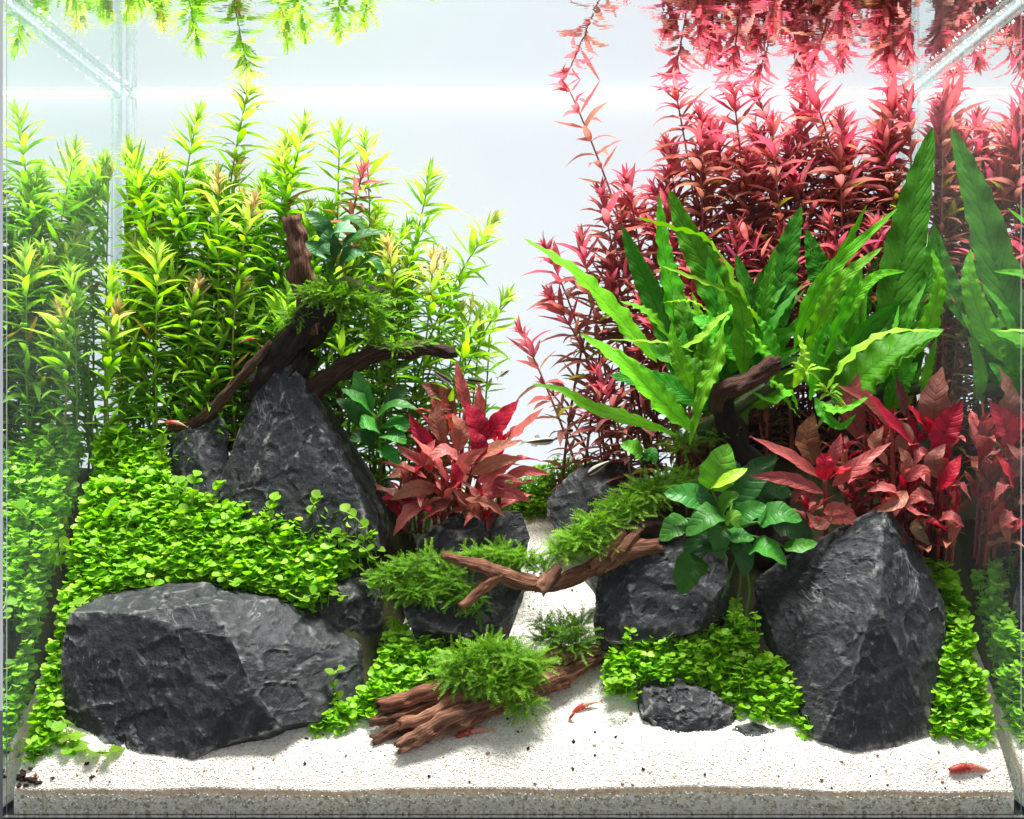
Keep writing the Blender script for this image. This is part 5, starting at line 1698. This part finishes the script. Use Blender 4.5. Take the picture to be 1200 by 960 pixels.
# ------------------------------------------------------------------ fish, shrimps, crumbs
def fish(label, px, py, Y, L, ang, tail_w, colors, seed, flip=1):
    """L in px; ang = heading in the picture plane in degrees"""
    r0 = P(px, py, Y)
    e = empty('fish', r0, label, 'fish', 'small schooling fish')
    l = L * mpp(Y)
    ca, sa = math.cos(R(ang)), math.sin(R(ang))
    ax, up, sd = Vector((ca, 0.15, sa)).normalized(), Vector((-sa, 0, ca)), None
    sd = ax.cross(up).normalized()
    n = 14
    V, F, U = [], [], []
    for i in range(n):
        t = i / (n - 1)
        h = 0.125 * math.sin(math.pi * min(1, 0.06 + t * 0.94) ** 0.75) ** 0.8 * (1 - 0.35 * t) + 0.012
        w = h * 0.5
        for k in range(10):
            a = 2 * math.pi * k / 10
            V.append(ax * (0.5 - t) * l * 0.8 + up * (math.cos(a) * h * l - 0.01 * l * math.sin(3 * t)) + sd * (math.sin(a) * w * l))
            U.append((0.5 + 0.5 * math.cos(a), t))
    for i in range(n - 1):
        for k in range(10):
            k2 = (k + 1) % 10
            F.append((i * 10 + k, i * 10 + k2, (i + 1) * 10 + k2, (i + 1) * 10 + k))
    F.append(tuple(range(9, -1, -1)))
    F.append(tuple((n - 1) * 10 + k for k in range(10)))
    mesh_obj('body', V, F, M['fish'], e, uvs=U)
    tb = ax * (-0.40 * l)
    V = [tb + up * .02 * l, tb - ax * .22 * l + up * tail_w * l, tb - ax * .13 * l, tb - ax * .22 * l - up * tail_w * l, tb - up * .02 * l]
    mesh_obj('tail_fin', V, [(0, 1, 2), (0, 2, 4), (2, 3, 4)], M['fin'], e)
    V = [ax * .05 * l + up * .10 * l, ax * -.02 * l + up * .20 * l, ax * -.14 * l + up * .17 * l, ax * -.12 * l + up * .09 * l]
    mesh_obj('dorsal_fin', V, [(0, 1, 2, 3)], M['fin'], e)
    V = [ax * -.02 * l - up * .10 * l, ax * -.10 * l - up * .17 * l, ax * -.25 * l - up * .12 * l, ax * -.25 * l - up * .06 * l]
    mesh_obj('anal_fin', V, [(0, 1, 2, 3)], M['fin'], e)
    for s in (-1, 1):
        c = ax * .31 * l + up * .012 * l + sd * s * .035 * l
        V = [c + Vector(tuple(v)) * 0.028 * l for v in OCT_V]
        mesh_obj('eye', V, [tuple(int(i) for i in f) for f in OCT_F], M['eye'], e)
    return e


def fish_mat():
    g = NT('striped_fish')
    uv = g.n('ShaderNodeUVMap')
    u = g.n('ShaderNodeSeparateXYZ', {0: uv.outputs[0]}).outputs[0]
    col = g.ramp(u, [(0.0, (0.55, 0.52, 0.45)), (0.30, (0.60, 0.58, 0.50)), (0.36, (0.02, 0.02, 0.025)), (0.68, (0.02, 0.02, 0.025)), (0.74, (0.62, 0.45, 0.25)), (0.82, (0.55, 0.50, 0.42)), (1, (0.16, 0.16, 0.12))])
    return g.surf(g.n('ShaderNodeBsdfPrincipled', {'Base Color': col, 'Roughness': 0.3, 'Specular IOR Level': 0.5, 'Metallic': 0.15}))


M['fish'] = fish_mat()


def fin_mat():
    g = NT('clear_fin')
    d = g.n('ShaderNodeBsdfTranslucent', {'Color': (0.5, 0.38, 0.25, 1)})
    t = g.n('ShaderNodeBsdfTransparent', {'Color': (0.95, 0.92, 0.88, 1)})
    return g.surf(g.n('ShaderNodeMixShader', {0: 0.55, 1: t.outputs[0], 2: d.outputs[0]}))


M['fin'] = fin_mat()
M['eye'] = plain('dark_eye', (0.01, 0.01, 0.01), 0.2, 0.5)
fish('black striped little fish hovering in the white gap by the crimson plant', 632, 517, .150, 40, 4, .10, None, 1)
fish('black and silver fish diving under the thin driftwood branch', 518, 441, .128, 32, -33, .09, None, 2)
fish('small olive fish turning beside the thin driftwood branch end', 590, 438, .170, 18, 35, .14, None, 3)
fish('faint grey fish gliding behind the crimson plant', 560, 447, .180, 30, 172, .07, None, 4)
fish('pale brown fish resting on the smooth dark rock', 702, 548, .144, 36, -148, .05, None, 5)
fish('tiny reddish fish against the pale film by the thin red stems', 662, 505, .190, 24, 2, .05, None, 6)


def shrimp_mat():
    g = NT('red_shrimp')
    uv = g.n('ShaderNodeUVMap')
    v = g.n('ShaderNodeSeparateXYZ', {0: uv.outputs[0]}).outputs[1]
    nz = g.noise(420, 3, 0.6, g.geo_pos())
    f = g.math('ADD', v, g.math('MULTIPLY', g.math('SUBTRACT', nz, 0.5), 0.9))
    col = g.ramp(f, [(0.15, (0.55, 0.10, 0.06)), (0.32, (0.50, 0.02, 0.02)), (0.5, (0.70, 0.32, 0.22)), (0.8, (0.75, 0.42, 0.28))])
    b = g.n('ShaderNodeBsdfPrincipled', {'Base Color': col, 'Roughness': 0.35, 'Specular IOR Level': 0.4})
    t = g.n('ShaderNodeBsdfTranslucent', {'Color': col})
    return g.surf(g.n('ShaderNodeMixShader', {0: 0.35, 1: b.outputs[0], 2: t.outputs[0]}))


M['shrimp'] = shrimp_mat()


def shrimp(label, px, py, L, ang, seed, Y=None, lift=0.0):
    """lies on the sand where px, py meets it"""
    if Y is None:
        Y = min(np.linspace(0.007, 0.12, 200), key=lambda q: abs(480 + (CAM_Z - sand_z((px - VPX) * mpp(q), q)) / mpp(q) - py))
    r0 = P(px, py, Y) + Vector((0, 0, 0.002 + lift))
    e = empty('shrimp', r0, label, 'shrimp', 'red dwarf shrimps')
    l = L * mpp(Y)
    ax = Vector((math.cos(R(ang)), -0.1, math.sin(R(ang)))).normalized()
    up = Vector((-ax.z, 0, ax.x))
    if up.z < 0:
        up = -up
    n = 22
    c = [ax * (0.5 - t) * l + up * l * 0.10 * math.sin(math.pi * t) - up * l * 0.04 for t in np.linspace(0, 1, n)]
    rad = [l * (0.02 + 0.085 * math.sin(math.pi * min(1, 0.04 + t * 0.96) ** 0.62)) * (1 + (0.06 * math.sin(t * 44) if t > .38 else 0)) for t in np.linspace(0, 1, n)]
    V, F, U = tube(c, rad, 10)
    mesh_obj('body', V, F, M['shrimp'], e, uvs=U)
    tb = c[-1]
    for k, s in enumerate((-1, 0, 1)):
        V = [tb, tb - ax * l * .10 + up * l * (.03 * s + .02), tb - ax * l * .13 + up * l * .05 * s, tb - ax * l * .09 + up * l * (.05 * s - .03)]
        mesh_obj('tail_fan', V, [(0, 1, 2, 3)], M['shrimp'], e, uvs=[(0, .9)] * 4)
    for s in (-1, 1):
        h = c[0] + up * l * .02
        V, F, U = tube(spline([h, h + ax * l * .25 + up * l * .10 * (1 + s * .5), h + ax * l * .5 + up * l * .02 * s], 8), [l * .006] * 8, 4)
        mesh_obj('antenna', V, F, M['shrimp'], e, uvs=[(0, .3)] * len(V))
    for k in range(5):
        b = c[4 + k * 2] - up * rad[4 + k * 2] * .7
        V, F, U = tube(spline([b, b - up * l * .07 + ax * l * .03, b - up * l * .12 - ax * l * .01], 6), [l * .007] * 6, 4)
        mesh_obj('leg', V, F, M['shrimp'], e, uvs=[(0, .6)] * len(V))
    q = c[1] + up * rad[1] * .6
    for s in (-1, 1):
        V = [q + Vector((0, -s * l * .03, 0)) + Vector(tuple(v)) * .018 * l for v in OCT_V]
        mesh_obj('eye', V, [tuple(int(i) for i in f) for f in OCT_F], M['eye'], e)
    return e


shrimp('pale red shrimp lying on bare sand in front of the side glass strip', 1138, 906, 52, 176, 1)
shrimp('red shrimp with dark back on the sand beside the split log', 686, 832, 34, -158, 2)
shrimp('tiny dark red shrimp just below the other one beside the split log', 669, 846, 18, 62, 3)
shrimp('crimson shrimp crouching at the foot of the split front log', 555, 862, 42, 190, 4)
shrimp('small reddish shrimp among the lime green stems beside the slanting driftwood', 290, 402, 17, 10, 5, .134)
shrimp('small orange shrimp on the edge of the small leaning rock', 206, 500, 24, 170, 6, .137)

CR_ME = []
for k in range(3):
    rr = random.Random(k)
    bm = bmesh.new()
    bmesh.ops.create_icosphere(bm, subdivisions=2, radius=1.0)
    for v in bm.verts:
        v.co *= 1 + 0.5 * noise.noise(v.co * 1.7 + Vector((k * 5, 0, 0)))
    me = bpy.data.meshes.new('soil_crumb')
    bm.to_mesh(me)
    bm.free()
    me.materials.append(M['crumb'])
    CR_ME.append(me)
rr = random.Random(9)
for k, (px, py, s) in enumerate([(12, 914, 5), (20, 911, 6), (27, 914, 4), (38, 915, 6), (45, 919, 4), (20, 906, 4), (30, 921, 3), (45, 885, 5), (28, 882, 3), (36, 901, 3), (102, 896, 3), (62, 912, 2.5), (5, 926, 3), (108, 911, 3)]):
    Y = min(np.linspace(0.0075, 0.12, 200), key=lambda q: abs(480 + (CAM_Z - sand_z((px - VPX) * mpp(q), q)) / mpp(q) - py))
    o = bpy.data.objects.new('soil_crumb', CR_ME[k % 3])
    x = max((px - VPX) * mpp(Y), XL + TH + .003)
    o.location = (x, Y, sand_z(x, Y) + s * mpp(Y) * .25)
    s *= mpp(Y)
    o.scale = (s * 1.3, s, s * .6)
    o.rotation_euler = (0, rr.uniform(-.4, .4), rr.uniform(0, 6))
    COL.objects.link(o)
    tag(o, 'dark brown soil crumb on the white sand in the front corner by the boulder', 'soil crumb', 'soil crumbs in the front corner')
